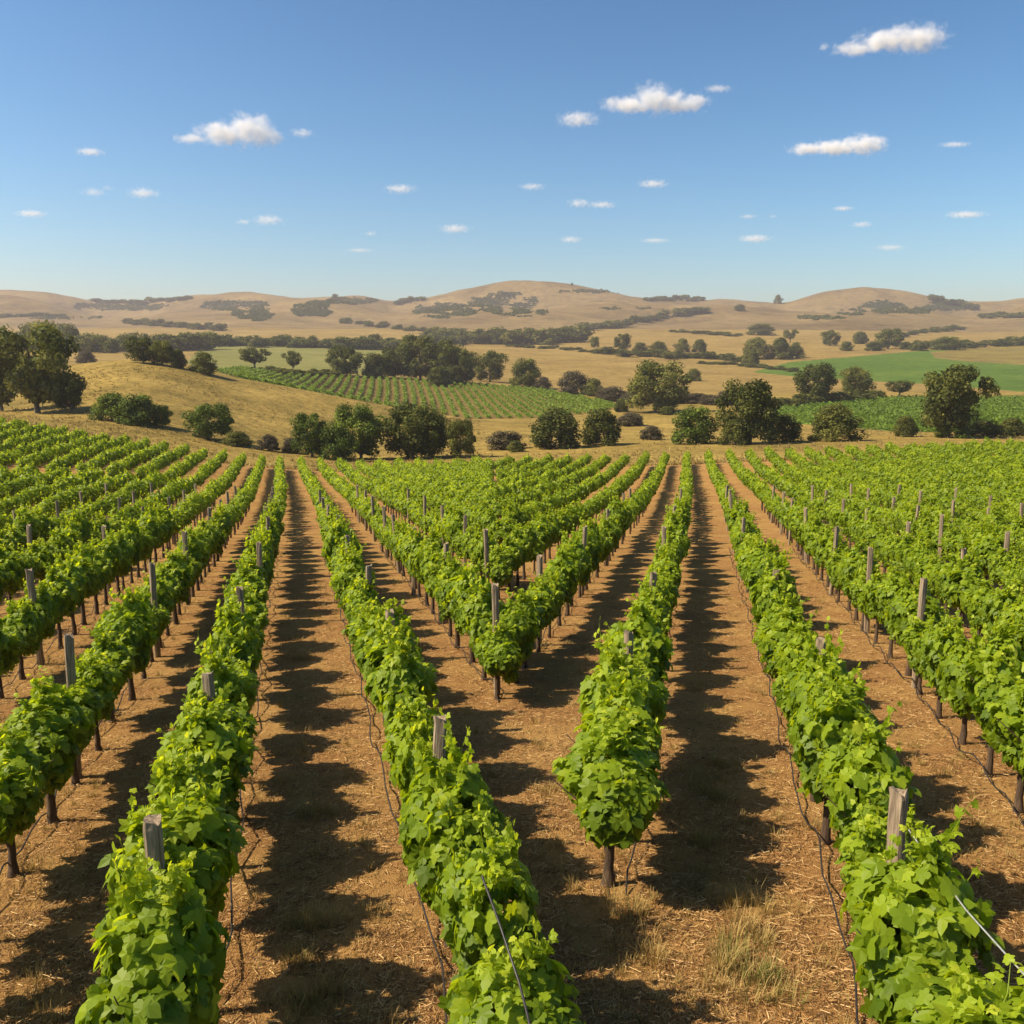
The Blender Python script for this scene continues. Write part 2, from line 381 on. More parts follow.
POLY_V3 = [(770, 409), (800, 404), (850, 401), (900, 397), (960, 398), (1024, 397), (1330, 395), (1330, 433), (1024, 433), (900, 432), (855, 428), (800, 424), (770, 420)]
def edgeY(u):                       # far edge of the near vineyard
    p = u * F + 512
    return np.interp(p, [-300, 0, 100, 250, 512, 800, 1024, 1300], [128, 130, 133, 136, 136, 136, 137, 138])
nu, nv = 640, 900
uu = np.linspace(-0.92, 0.92, nu)
yy = np.concatenate([np.linspace(-22, 4, 30), np.exp(np.linspace(math.log(5), math.log(130), 330)), np.exp(np.linspace(math.log(131), math.log(3600), 540)), [4500, 6500, 9500]])
YY, UU = np.meshgrid(yy, uu, indexing='ij')
XX = UU * (YY + 26); ZZ = H(XX, YY)
nr, nc = YY.shape
idx = np.arange(nr * nc).reshape(nr, nc)
Q = np.stack([idx[:-1, :-1], idx[:-1, 1:], idx[1:, 1:], idx[1:, :-1]], -1).reshape(-1, 4)
fc = lambda A: ((A[:-1, :-1] + A[1:, 1:]) / 2).ravel()
fx, fy, fz = fc(XX), fc(YY), fc(ZZ)
ppx, ppy = proj(fx, np.maximum(fy, 1), fz)
reg = np.zeros(len(fx), int)                                   # 0 dry pasture
jit = 3 * fbm(fx / 9, fy / 9, 5)
reg[(fy > 520) & (fy <= 1750)] = 1                             # stubble
reg[fy > 1750] = 7                                             # hills
reg[inpoly(ppx, ppy, POLY_V2) & (fy > 330) & (fy < 640)] = 5
reg[inpoly(ppx, ppy, POLY_MEADOW) & (fy > 520) & (fy < 1400)] = 2
reg[inpoly(ppx, ppy, POLY_GREEN) & (fy > 480) & (fy < 1500)] = 3
reg[inpoly(ppx, ppy, POLY_BROWN) & (fy > 600) & (fy < 1500)] = 4
reg[inpoly(ppx, ppy, POLY_V3) & (fy > 200) & (fy < 560)] = 6
reg[fy < edgeY(fx / np.maximum(fy, 5)) + 3 + jit] = 8
VV = np.stack([XX, YY, ZZ], -1).reshape(-1, 3)
for r, nm, mk in ((8, 'ground', 'soil'), (0, 'pasture_terrain', 'pasture'), (1, 'stubble_field', 'stubble'), (2, 'meadow', 'meadow'), (3, 'crop_field', 'greenfield'),
                  (4, 'ploughed_field', 'brownfield'), (5, 'vineyard_ground', 'vineground'), (6, 'crop_field', 'greenfield'), (7, 'hills', 'hill')):
    q = Q[reg == r]
    if not len(q): continue
    us, inv = np.unique(q, return_inverse=True)
    tag(build(nm, VV[us], [inv.reshape(-1, 4)], M[mk], smooth=True), kind='structure')

# ------------------------------------------------------------------ the vines
def blob_foliage(nleaf, size, hi, seed, L=0.86, top=1.78):
    """leaves over a lumpy mound that straddles the row (row runs along local Y)"""
    g = np.random.default_rng(seed)
    nb = 9
    bc = np.stack([g.uniform(-.11, .11, nb), np.linspace(-L + .2, L - .2, nb) + g.uniform(-.08, .08, nb), g.uniform(1.10, 1.27, nb) - .06 + .22 * np.cos(np.linspace(-1.5, 1.5, nb))], 1)
    br = np.stack([g.uniform(.36, .56, nb), g.uniform(.22, .36, nb), g.uniform(.30, .46, nb)], 1) * np.stack([.52 + .48 * np.cos(np.linspace(-1.4, 1.4, nb))] * 3, 1)
    pk = g.integers(0, nb, 3); bc[pk, 2] += .12
    ex = np.stack([g.choice([-1, 1], 4) * g.uniform(.06, .22, 4), g.uniform(-.55, .55, 4), g.uniform(.88, 1.02, 4)], 1)
    bc = np.vstack([bc, ex]); br = np.vstack([br, np.stack([g.uniform(.14, .22, 4), g.uniform(.16, .26, 4), g.uniform(.18, .26, 4)], 1)])
    P = []; N = []
    need = nleaf
    while need > 0:
        k = g.integers(0, len(bc), need * 2)
        d = unit(g.normal(size=(len(k), 3)))
        d[:, 2] += .18; d = unit(d)
        p = bc[k] + br[k] * d * g.uniform(.82, 1.08, (len(k), 1))
        q = np.full(len(k), 9.0)
        for j in range(len(bc)):
            e = np.linalg.norm((p - bc[j]) / br[j], axis=1); e[k == j] = 9; q = np.minimum(q, e)
        ok = (q > .70) & (p[:, 2] > .62 + .26 * g.random(len(p)))
        P.append(p[ok][:need]); N.append(unit(d / br[k])[ok][:need]); need -= len(P[-1])
    P = np.vstack(P); N = np.vstack(N); n = len(P)
    Nn = unit(N * 1.0 + np.array([0, 0, .30]) + g.normal(size=(n, 3)) * .45)
    T = np.array([0, 0, -1.15]) + N * .30 + g.normal(size=(n, 3)) * .5
    s = size * g.uniform(.65, 1.25, n)
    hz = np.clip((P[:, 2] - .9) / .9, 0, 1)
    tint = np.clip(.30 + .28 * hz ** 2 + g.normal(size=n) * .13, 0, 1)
    # young shoot tips standing out of the top and sides
    ns = 18 if hi else 5; stems = []
    for i in range(ns):
        j = g.integers(0, n); 
        if P[j, 2] < 1.35: j = int(np.argmax(P[:n, 2] + g.uniform(0, .35, n)))
        base = P[j]; dr = unit(np.array([g.normal() * .45, g.normal() * .45, 1.0])[None])[0]; ln = g.uniform(.12, .36) + (.15 if g.random() < .2 else 0)
        m_ = 7 if hi else 4
        tt = np.linspace(.1, 1, m_); stems.append((base - dr * .12, base + dr * ln))
        p = base + dr * ln * tt[:, None] + g.normal(size=(m_, 3)) * .018
        P = np.vstack([P, p]); Nn = np.vstack([Nn, unit(g.normal(size=(m_, 3)) * .6 + np.array([0, 0, .7]))])
        T = np.vstack([T, g.normal(size=(m_, 3)) * 1.0 + np.array([0, 0, -.2])]); s = np.append(s, size * np.linspace(.8, .4, m_)); tint = np.append(tint, np.linspace(.5, .5 + .45 * g.random(), m_))
    return P, Nn, T, s, tint, stems if hi else g
def vine_foliage_obj(seed):
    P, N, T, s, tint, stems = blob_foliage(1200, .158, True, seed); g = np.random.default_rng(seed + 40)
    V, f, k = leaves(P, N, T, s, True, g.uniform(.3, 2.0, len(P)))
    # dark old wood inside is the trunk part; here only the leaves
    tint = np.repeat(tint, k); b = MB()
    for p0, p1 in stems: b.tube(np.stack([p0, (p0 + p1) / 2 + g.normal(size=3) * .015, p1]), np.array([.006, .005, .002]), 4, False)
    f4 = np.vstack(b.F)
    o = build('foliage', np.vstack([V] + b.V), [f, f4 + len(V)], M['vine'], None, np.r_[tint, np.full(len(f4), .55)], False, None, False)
    return o.data
def vine_trunk_mesh(seed):
    g = np.random.default_rng(seed + 100); b = MB()
    z = np.linspace(-.05, 1.0, 9)
    px_ = np.cumsum(g.normal(size=9) * .010); py_ = np.cumsum(g.normal(size=9) * .012)
    r = .062 - .016 * z + g.uniform(-.006, .008, 9); r[0] += .025; r[1] += .008
    pts = np.stack([px_, py_, z], 1); b.tube(pts, r, 8)
    o = b.build('trunk', M['bark'], None, True, False, False); trunk = o.data; b = MB()
    for sg in (-1, 1):
        y = np.linspace(0, .85, 6); p = np.stack([px_[-1] + g.normal(size=6) * .015, py_[-1] + sg * y, .93 + .09 * np.sin(y * 2) + g.normal(size=6) * .012], 1)
        b.tube(p, np.linspace(.036, .018, 6), 6)
    for i in range(5):
        y = g.uniform(-.7, .7); p0 = np.array([0, y, 1.0]); d = np.array([g.normal() * .3, g.normal() * .15, .5])
        b.tube(np.stack([p0, p0 + d * .5, p0 + d]), np.array([.012, .009, .005]), 5)
    return trunk, b.build('cordon', M['bark'], None, True, False, False).data
FOL = [vine_foliage_obj(s) for s in range(8)]
TRK = [vine_trunk_mesh(s) for s in range(5)]

UL, UR = float(u_of(291, 437)), float(u_of(697, 437))
HP = 2.6                                                        # post height
def offs(c, U, vpx):                                              # slope in the picture (px per px below the vanishing row) -> X at Y=0
    X, Y = at_height(vpx + c * 200, 437 + 200, HP); return X - U * Y
LROW = {-5: -4.37, -4: -3.55, -3: -2.74, -2: -1.92, -1: -1.10, 0: -.35, 1: .53, 2: 1.34}
RROW = {0: -.31, 1: .59, 2: 1.5, 3: 2.29, -1: -1.24}
for k in range(-40, -5): LROW[k] = -4.37 + .82 * (k + 5)
for k in range(3, 34): LROW[k] = 1.34 + .82 * (k - 2)
for k in range(4, 46): RROW[k] = 2.29 + .84 * (k - 3)
for k in range(-32, -1): RROW[k] = -1.24 + .84 * (k + 1)
ROWS = []                                                          # (side, k, X0, U, Ystart)
LX = {k: offs(c, UL, 291) for k, c in LROW.items()}; RX = {k: offs(c, UR, 697) for k, c in RROW.items()}
for k in sorted(LX):
    y0 = 2.5
    if k >= 2: y0 = (LX[k] - RX[1 - k]) / (UR - UL) + .2            # rows of the two blocks meet in a point
    ROWS.append(('L', k, LX[k], UL, y0))
for k in sorted(RX):
    y0 = 2.5
    if k == 0: y0 = at_height(628, 886, 0)[1]
    if k < 0: y0 = (LX[1 - k] - RX[k]) / (UR - UL) + 1.6
    ROWS.append(('R', k, RX[k], UR, y0))
ROWNAME = {('L', -4): 'the row four left of the split-post row', ('L', -3): 'the row cut by the left picture edge', ('L', -2): 'the row two left of the split-post row',
           ('L', -1): 'the row just left of the split-post row', ('L', 0): 'the row with the tall split post', ('L', 1): 'the row running into the bottom centre',
           ('L', 2): 'the left arm of the V of rows', ('R', -1): 'the right arm of the V of rows', ('R', 0): 'the row ending free on bare soil',
           ('R', 1): 'the row with the bright tie wire', ('R', 2): 'the first row right of the tie-wire row', ('R', 3): 'the second row right of the tie-wire row',
           ('R', 4): 'the third row right of the tie-wire row', ('R', 5): 'the fourth row right of the tie-wire row'}
def rowname(s, k):
    if (s, k) in ROWNAME: return ROWNAME[(s, k)]
    if s == 'L': return ('the %s row left of the split-post row' % ordinal(-k)) if k < 0 else ('the %s left-block row inside the V' % ordinal(k - 2))
    return ('the %s row right of the tie-wire row' % ordinal(k - 1)) if k > 0 else ('the %s right-block row inside the V' % ordinal(-k - 1))
def ordinal(n):
    w = ['zeroth', 'first', 'second', 'third', 'fourth', 'fifth', 'sixth', 'seventh', 'eighth', 'ninth', 'tenth', 'eleventh', 'twelfth', 'thirteenth', 'fourteenth', 'fifteenth',
         'sixteenth', 'seventeenth', 'eighteenth', 'nineteenth', 'twentieth']
    if n <= 20: return w[n]
    t = ['', '', 'twenty', 'thirty', 'forty', 'fifty', 'sixty', 'seventy', 'eighty', 'ninety'][n // 10]
    te = ['', '', 'twentieth', 'thirtieth', 'fortieth', 'fiftieth', 'sixtieth', 'seventieth', 'eightieth', 'ninetieth'][n // 10]
    return te if n % 10 == 0 else t + '-' + w[n % 10]
SP = 1.72
vines = []                                                         # (area, side, k, number, X, Y, rz)
for (sd_, k, X0, U, y0) in ROWS:
    ln = math.hypot(1, U); n = 0; nn = 0
    y = y0 + (0 if y0 > 2.6 else rng.uniform(0, 1.2))
    while y < 140:
        X = X0 + U * y + rng.normal() * .05 + .45 * math.sin(y / 31 + k * .15) * min(1, max(0, (y - 25) / 60))
        Y = y
        if sd_ == 'L' and 83.5 < Y < 88.5 and X / Y < -.335: y += SP / ln; continue
        if Y < edgeY(np.array(X / max(Y, 5))) and abs(X) < .72 * (Y + 6) + 3:
            z = float(H(X, Y)); pxx, pyy = proj(X, Y, z + 1.3)
            infr = -40 < pxx < 1064 and pyy < 1150 and Y > 3.5
            d = math.hypot(Y, X)
            vines.append([d if infr else 1e6 + d, sd_, k, nn, X, Y, z, math.atan(-U) + (math.pi if rng.random() < .5 else 0)])
            if infr: nn += 1
        y += SP / ln * rng.uniform(.93, 1.07) * (.74 if sd_ == 'R' and k == 0 and y < y0 + 4 else 1)
vines.sort(key=lambda v: v[0])
NIND = 296
near, rest = vines[:NIND], vines[NIND:]
LOOK = ['bright green', 'leafy', 'full green', 'bushy', 'lush', 'dense green', 'broad leafy', 'ragged green']
cnt = {}
for v in sorted(near, key=lambda q: (q[1], q[2], q[5])):
    d, s_, k, nn, X, Y, z, rz = v
    cnt[(s_, k)] = cnt.get((s_, k), 0) + 1
    o = empty('grapevine', (X, Y, z), rz + rng.normal() * .05)
    sc = rng.uniform(1.04, 1.16) if (s_, k) == ('R', 0) and cnt[(s_, k)] < 6 else rng.uniform(.84, 1.12); o.scale = (1.0 * sc * rng.uniform(.92, 1.14), rng.uniform(.92, 1.05), 1.17 * sc * rng.uniform(.86, 1.16))
    i = int(rng.integers(0, 8))
    tag(o, '%s grapevine, %s from near end of %s' % (LOOK[i], ordinal(cnt[(s_, k)]), rowname(s_, k)), 'grapevine', 'grapevines trained along the vineyard rows')
    f = bpy.data.objects.new('foliage', FOL[i]); link(f, o)
    tk_ = TRK[int(rng.integers(0, 5))]; t = bpy.data.objects.new('trunk', tk_[0]); link(t, o); link(bpy.data.objects.new('cordon', tk_[1]), t)
# the rest of the vines: one mass of leaves and trunks
protoM = [blob_foliage(480, .175, False, 50 + i) for i in range(6)]
protoF = [blob_foliage(220, .27, False, 80 + i) for i in range(6)]
Vs, Fs, Ts, n0 = [], [], [], 0
tV, tF, tn = [], [], 0
for v in rest:
    d, s_, k, nn, X, Y, z, rz = v
    off = d > 1e5
    if off and Y < 30 and abs(X) > .62 * Y + 8: continue
    P, N, T, s, tint, g = (protoM if Y < 70 else protoF)[int(rng.integers(0, 6))]
    c, sn = math.cos(rz), math.sin(rz)
    Rm = np.array([[c, sn, 0], [-sn, c, 0], [0, 0, 1]]); sc = np.array([rng.uniform(.9, 1.12) * (1 - .08 * min(1, max(0, (Y - 40) / 40))), rng.uniform(.94, 1.1), 1.17 * rng.uniform(.88, 1.10)])
    if off and Y < 14: P, N, T, s, tint = P[:-20], N[:-20], T[:-20], s[:-20], tint[:-20]   # no stray shoots beside the camera
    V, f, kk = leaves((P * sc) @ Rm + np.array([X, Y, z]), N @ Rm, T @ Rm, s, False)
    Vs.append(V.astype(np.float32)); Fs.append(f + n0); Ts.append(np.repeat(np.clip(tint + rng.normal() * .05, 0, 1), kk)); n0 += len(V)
    if Y < 75:
        a = np.array([(-.05, -.05), (.05, -.05), (.05, .05), (-.05, .05)])
        tv = np.vstack([np.c_[a, np.full(4, -.1)], np.c_[a * .75, np.full(4, 1.05)]]) + np.array([X, Y, z])
        tV.append(tv); tF.append(np.array([(j, (j + 1) % 4, 4 + (j + 1) % 4, 4 + j) for j in range(4)]) + tn); tn += 8
nfl = sum(len(f) for f in Fs); ntr = sum(len(f) for f in tF)
VF = np.vstack(Vs + tV); FF = np.vstack([np.vstack(Fs), np.vstack(tF) + n0])
tag(build('grapevine_rows', VF, [FF], [M['vine'], M['bark']], None, np.concatenate(Ts + [np.zeros(ntr)]), False, np.r_[np.zeros(nfl), np.ones(ntr)]),
    'mass of farther green vine rows covering the slope beyond the nearest vines', 'vineyard', kind='stuff')

# ------------------------------------------------------------------ posts
def post_mesh(seed):
    g = np.random.default_rng(seed + 300); b = MB()
    w, dpt = .076, .066
    ring = np.array([(-w, -dpt * .6), (-w * .72, -dpt), (w * .1, -dpt * 1.04), (w * .7, -dpt * .96), (w, -dpt * .5), (w * .97, dpt * .55), (w * .6, dpt), (-w * .65, dpt * .95), (-w * 1.0, dpt * .5)])
    zs = [-.1, .6, 1.2, 1.8, 2.2, 2.5, HP]; k = len(ring); V = []
    top = g.uniform(-.05, .02, k); top[3:5] -= .03
    for i, z in enumerate(zs):
        r = ring * (1 + g.normal(size=(k, 1)) * .03) + g.normal(size=2) * .004
        V.append(np.c_[r, np.full(k, z) + (top if i == len(zs) - 1 else 0)])
    V = np.vstack(V)
    q = [(i*k + j, i*k + (j+1) % k, (i+1)*k + (j+1) % k, (i+1)*k + j) for i in range(len(zs) - 1) for j in range(k)]
    c = np.array([[0.005, 0, HP - .03 + top.mean()]])
    b.add(V, [np.array(q)]); b.add(np.vstack([V[-k:], c]), [np.array([(j, (j+1) % k, k) for j in range(k)])])
    return b.build('wooden_post', M['post'], None, False, False, False).data
PM = [post_mesh(i) for i in range(5)]
POSTS = {('L', 0): [(146, 810), (213, 668), (245, 593), (260, 548), (268, 520)], ('L', 1): [(430, 712), (392, 615), (367, 570), (350, 540), (338, 518)],
         ('L', -1): [(63, 640), (152, 567), (185, 535), (205, 510)], ('L', -2): [(32, 572), (100, 530), (140, 508)], ('L', -3): [(20, 528), (74, 510)],
         ('L', 2): [(497, 590), (447, 547), (411, 530)], ('R', 0): [(627, 640), (647, 576), (664, 531), (673, 508)],
         ('R', 1): [(905, 790), (825, 646), (775, 575), (744, 521), (735, 505)], ('R', 2): [(925, 586), (873, 553), (835, 530), (810, 510)],
         ('R', 3): [(968, 553), (911, 525), (870, 510)], ('R', -1): [(537, 560), (583, 530), (610, 512)], ('R', 4): [(1010, 535), (941, 518)], ('R', 5): [(991, 522)], ('R', 6): [(1015, 516)], ('L', -4): [(12, 512)], ('L', 3): [(483, 533)]}
PLOOK = ['weathered', 'grey', 'cracked', 'rough', 'pale']
pc = 0; POSTXY = {}
for (s_, k), lst in POSTS.items():
    X0, U = (LX[k], UL) if s_ == 'L' else (RX[k], UR)
    pts = []
    for px, py in lst:
        _, Y = at_height(px, py, HP); pts.append((float(u_of(px, py)) * Y, Y))
    Y = pts[-1][1] + rng.uniform(5, 7)
    while Y < 64:                                                 # the same spacing carried on up the row
        pts.append((X0 + U * Y, Y)); Y += rng.uniform(5, 7.5)
    for j, (Xi, Y) in enumerate(pts):
        X = X0 + U * Y; X = X * .3 + Xi * .7 if abs(Xi - X) < 1.0 else X
        z = float(H(X, Y))
        o = bpy.data.objects.new('wooden_post', PM[pc % 5]); link(o)
        o.scale = (1.05, 1.05, 1.06 if Y > 14 else 0.985); o.location = (X, Y, z); o.rotation_euler = (rng.normal() * .025, rng.normal() * .025, rng.normal() * .4 + (math.atan(-U)))
        tag(o, '%s wooden post, %s from near end of %s' % (PLOOK[pc % 5], ordinal(j + 1), rowname(s_, k)), 'post', 'wooden posts along the vine rows')
        POSTXY[(s_, k, j)] = (X, Y, z); pc += 1

# ------------------------------------------------------------------ hoses and wires along the near rows
for (s_, k, X0, U, y0) in ROWS:
    if not ((s_ == 'L' and -3 <= k <= 2) or (s_ == 'R' and -1 <= k <= 3)): continue
    ys = np.arange(max(y0 - .3, 3.0), 48, .43)
    side = {('L', 0): .34, ('L', 1): -.34, ('L', -1): -.14, ('R', 1): -.30, ('R', 2): -.12, ('R', 0): .25}.get((s_, k), -.10)
    xs = X0 + U * ys + side + .05 * np.sin(ys * 2.1 + k) + .04 * np.sin(ys * .7)
    zz = H(xs, ys) + .16 + .09 * np.sin(ys * 3.65 + k) + .03 * np.sin(ys * 1.3)
    if y0 > 2.6: zz[0] = H(xs[0], ys[0]) + .02
    b = MB(); b.tube(np.stack([xs, ys, zz], 1), .013, 6)
    tag(b.build('irrigation_hose', M['hose']), 'thin black irrigation hose strung low along ' + rowname(s_, k).replace('the ', '', 1).join(['the ', '']), 'hose', 'irrigation hoses along the rows')
def ray_pt(px, py, Y): return np.array([float(u_of(px, py)) * Y, Y, CAMH + float(t_of(py)) * Y])
def cable(name, pts, r, mk, label, cat):
    b = MB(); pts = np.array(pts)
    t = np.linspace(0, len(pts) - 1, 24); b.tube(np.stack([np.interp(t, np.arange(len(pts)), pts[:, i]) for i in range(3)], 1), r, 6)
    return tag(b.build(name, M[mk]), label, cat)
pX, pY, pz = POSTXY[('R', 1, 0)]
cable('tie_wire', [(pX + .03, pY - .09, pz + 2.2), ray_pt(965, 909, pY - 1.75), ray_pt(1030, 981, pY - 3.0), ray_pt(1110, 1068, pY - 4.1)], .007, 'wire', 'bright taut wire running down from the post over the leaves', 'wire')
cable('anchor_cable', [ray_pt(134, 912, 7.45), ray_pt(118, 950, 7.0), ray_pt(92, 1012, 6.4), ray_pt(76, 1060, 5.9)], .011, 'hose', 'black cable hanging over the leaves below the tall split post', 'cable')
cable('anchor_cable', [ray_pt(482, 876, 6.6), ray_pt(500, 925, 6.15), ray_pt(520, 985, 5.7), ray_pt(536, 1050, 5.2)], .010, 'hose', 'black cable hanging over the leaves at the bottom centre', 'cable')

# ------------------------------------------------------------------ straw, dry grass
n = 340000
Yr = 6.5 + 30 * rng.random(n) ** 1.6; ur = rng.uniform(-.66, .66, n); Xr = ur * (Yr + 1)
dens = fbm(Xr / .5, Yr / .5, 77, 3) + rng.normal(size=n) * .12
k_ = dens > -.10; Xr, Yr = Xr[k_], Yr[k_]; n = len(Xr)
Zr = H(Xr, Yr) + rng.uniform(.004, .03, n)
an = rng.uniform(0, math.pi * 2, n); ln = .02 + .07 * rng.random(n) ** 2; wd = rng.uniform(.0015, .0042, n)
dx, dy = np.cos(an) * ln, np.sin(an) * ln; wx, wy = -np.sin(an) * wd, np.cos(an) * wd; tz = rng.normal(size=n) * .018
V = np.stack([np.stack([Xr - dx - wx, Yr - dy - wy, Zr - tz * .3], 1), np.stack([Xr + dx - wx, Yr + dy - wy, Zr + np.abs(tz)], 1), np.stack([Xr + dx + wx, Yr + dy + wy, Zr + np.abs(tz) + .004], 1), np.stack([Xr - dx + wx, Yr - dy + wy, Zr - tz * .3 + .004], 1)], 1).reshape(-1, 3)
tag(build('straw_litter', V, [np.arange(4 * n).reshape(-1, 4)], M['straw'], None, np.clip(rng.normal(size=n) * .30 + .48, 0, 1)), 'dry straw litter strewn over the reddish soil between rows', 'straw', kind='stuff')
def tufts(C, hgt, nb, spread, tmean, wide=.006):
    """blades of grass round the points C"""
    m = len(C); P = np.repeat(C, nb, 0); N = m * nb; hh = np.repeat(hgt, nb) * rng.uniform(.4, 1.15, N)
    a = rng.uniform(0, 2 * math.pi, N); rr = np.repeat(spread, nb) * np.sqrt(rng.random(N)); P = P + np.stack([np.cos(a) * rr, np.sin(a) * rr, np.zeros(N)], 1)
    lean = np.stack([np.cos(a), np.sin(a), np.zeros(N)], 1) * (rng.uniform(.1, .75, N) * hh)[:, None] + rng.normal(size=(N, 3)) * (hh * .12)[:, None]
    w = np.stack([-np.sin(a), np.cos(a), np.zeros(N)], 1) * (wide * rng.uniform(.6, 1.3, N))[:, None]
    mid = P + lean * .35 + np.array([0, 0, 1]) * (hh * .6)[:, None]; tip = P + lean + np.array([0, 0, 1]) * (hh * .95)[:, None]
    V = np.stack([P - w, P + w, mid + w * .7, tip, mid - w * .7], 1).reshape(-1, 3)
    b = (np.arange(N) * 5)[:, None]
    t = np.clip(np.repeat(tmean, nb) + rng.normal(size=N) * .15, 0, 1)
    return V, b + np.array([[0, 1, 2, 4]]), b + np.array([[4, 2, 3]]), np.r_[t, t]
C = []; hg = []; sp = []; tm = []
for (px, py, h_, s_, t_) in [(738, 905, .30, .22, .6), (745, 935, .34, .25, .62), (742, 962, .30, .26, .9), (760, 985, .28, .25, .92), (730, 990, .24, .3, .7), (700, 785, .22, .25, .6), (722, 800, .25, .2, .55),
                             (625, 920, .28, .3, .6), (640, 960, .22, .3, .5), (312, 925, .25, .2, .6), (318, 1000, .32, .25, .55), (300, 960, .2, .25, .6), (322, 815, .2, .25, .55), (718, 765, .22, .2, .6),
                             (705, 845, .22, .3, .55), (690, 690, .2, .3, .5), (300, 660, .2, .3, .55), (545, 790, .15, .3, .6), (860, 760, .15, .3, .55)]:
    x, y, z = hit(px, py)
    for q in range(9):
        C.append((x + rng.normal() * s_ * .6, y + rng.normal() * s_ * .6, z)); hg.append(h_ * rng.uniform(.6, 1.1)); sp.append(s_ * .5); tm.append(t_)
for q in range(1300):
    Y = 7 + 38 * rng.random() ** 1.4; X = rng.uniform(-.62, .62) * Y; C.append((X, Y, float(H(X, Y)))); hg.append(rng.uniform(.05, .17)); sp.append(rng.uniform(.05, .22)); tm.append(rng.uniform(.3, .7))
V, f4, f3, t = tufts(np.array(C), np.array(hg), 40, np.array(sp), np.array(tm), .0045)
tag(build('dry_grass', V, [f4, f3], M['drygrass'], None, t), 'tufts of dry yellow grass growing in the alleys between vines', 'grass', kind='stuff')
# rank grass on the verge and the pasture behind the vineyard
n = 9000
u = rng.uniform(-.72, .72, n); Y = edgeY(u) + 2 + 150 * rng.random(n) ** 2.2; X = u * Y
k_ = fbm(X / 9, Y / 9, 91) + rng.normal(size=n) * .1 > -.02; X, Y = X[k_], Y[k_]; n = len(X)
V, f4, f3, t = tufts(np.stack([X, Y, H(X, Y) - .03], 1), rng.uniform(.25, .75, n), 9, rng.uniform(.2, .7, n), rng.uniform(.15, .75, n), .06)
tag(build('verge_grass', V, [f4, f3], M['drygrass'], None, t), 'rank dry grass on the verge and pasture behind the vineyard', 'grass', kind='stuff')

n = 7000
u = u_of(rng.uniform(60, 480, n), 400); Y = rng.uniform(146, 345, n); X = u * Y
k_ = fbm(X / 16, Y / 22, 95) + rng.normal(size=n) * .08 > .04; X, Y = X[k_], Y[k_]; n = len(X)
V, f4, f3, t = tufts(np.stack([X, Y, H(X, Y) - .03], 1), rng.uniform(.2, .5, n), 7, rng.uniform(.3, .8, n), rng.uniform(.0, .35, n), .10)
tag(build('slope_grass', V, [f4, f3], M['drygrass'], None, t), 'darker tussock grass mottling the golden slope', 'grass', kind='stuff')

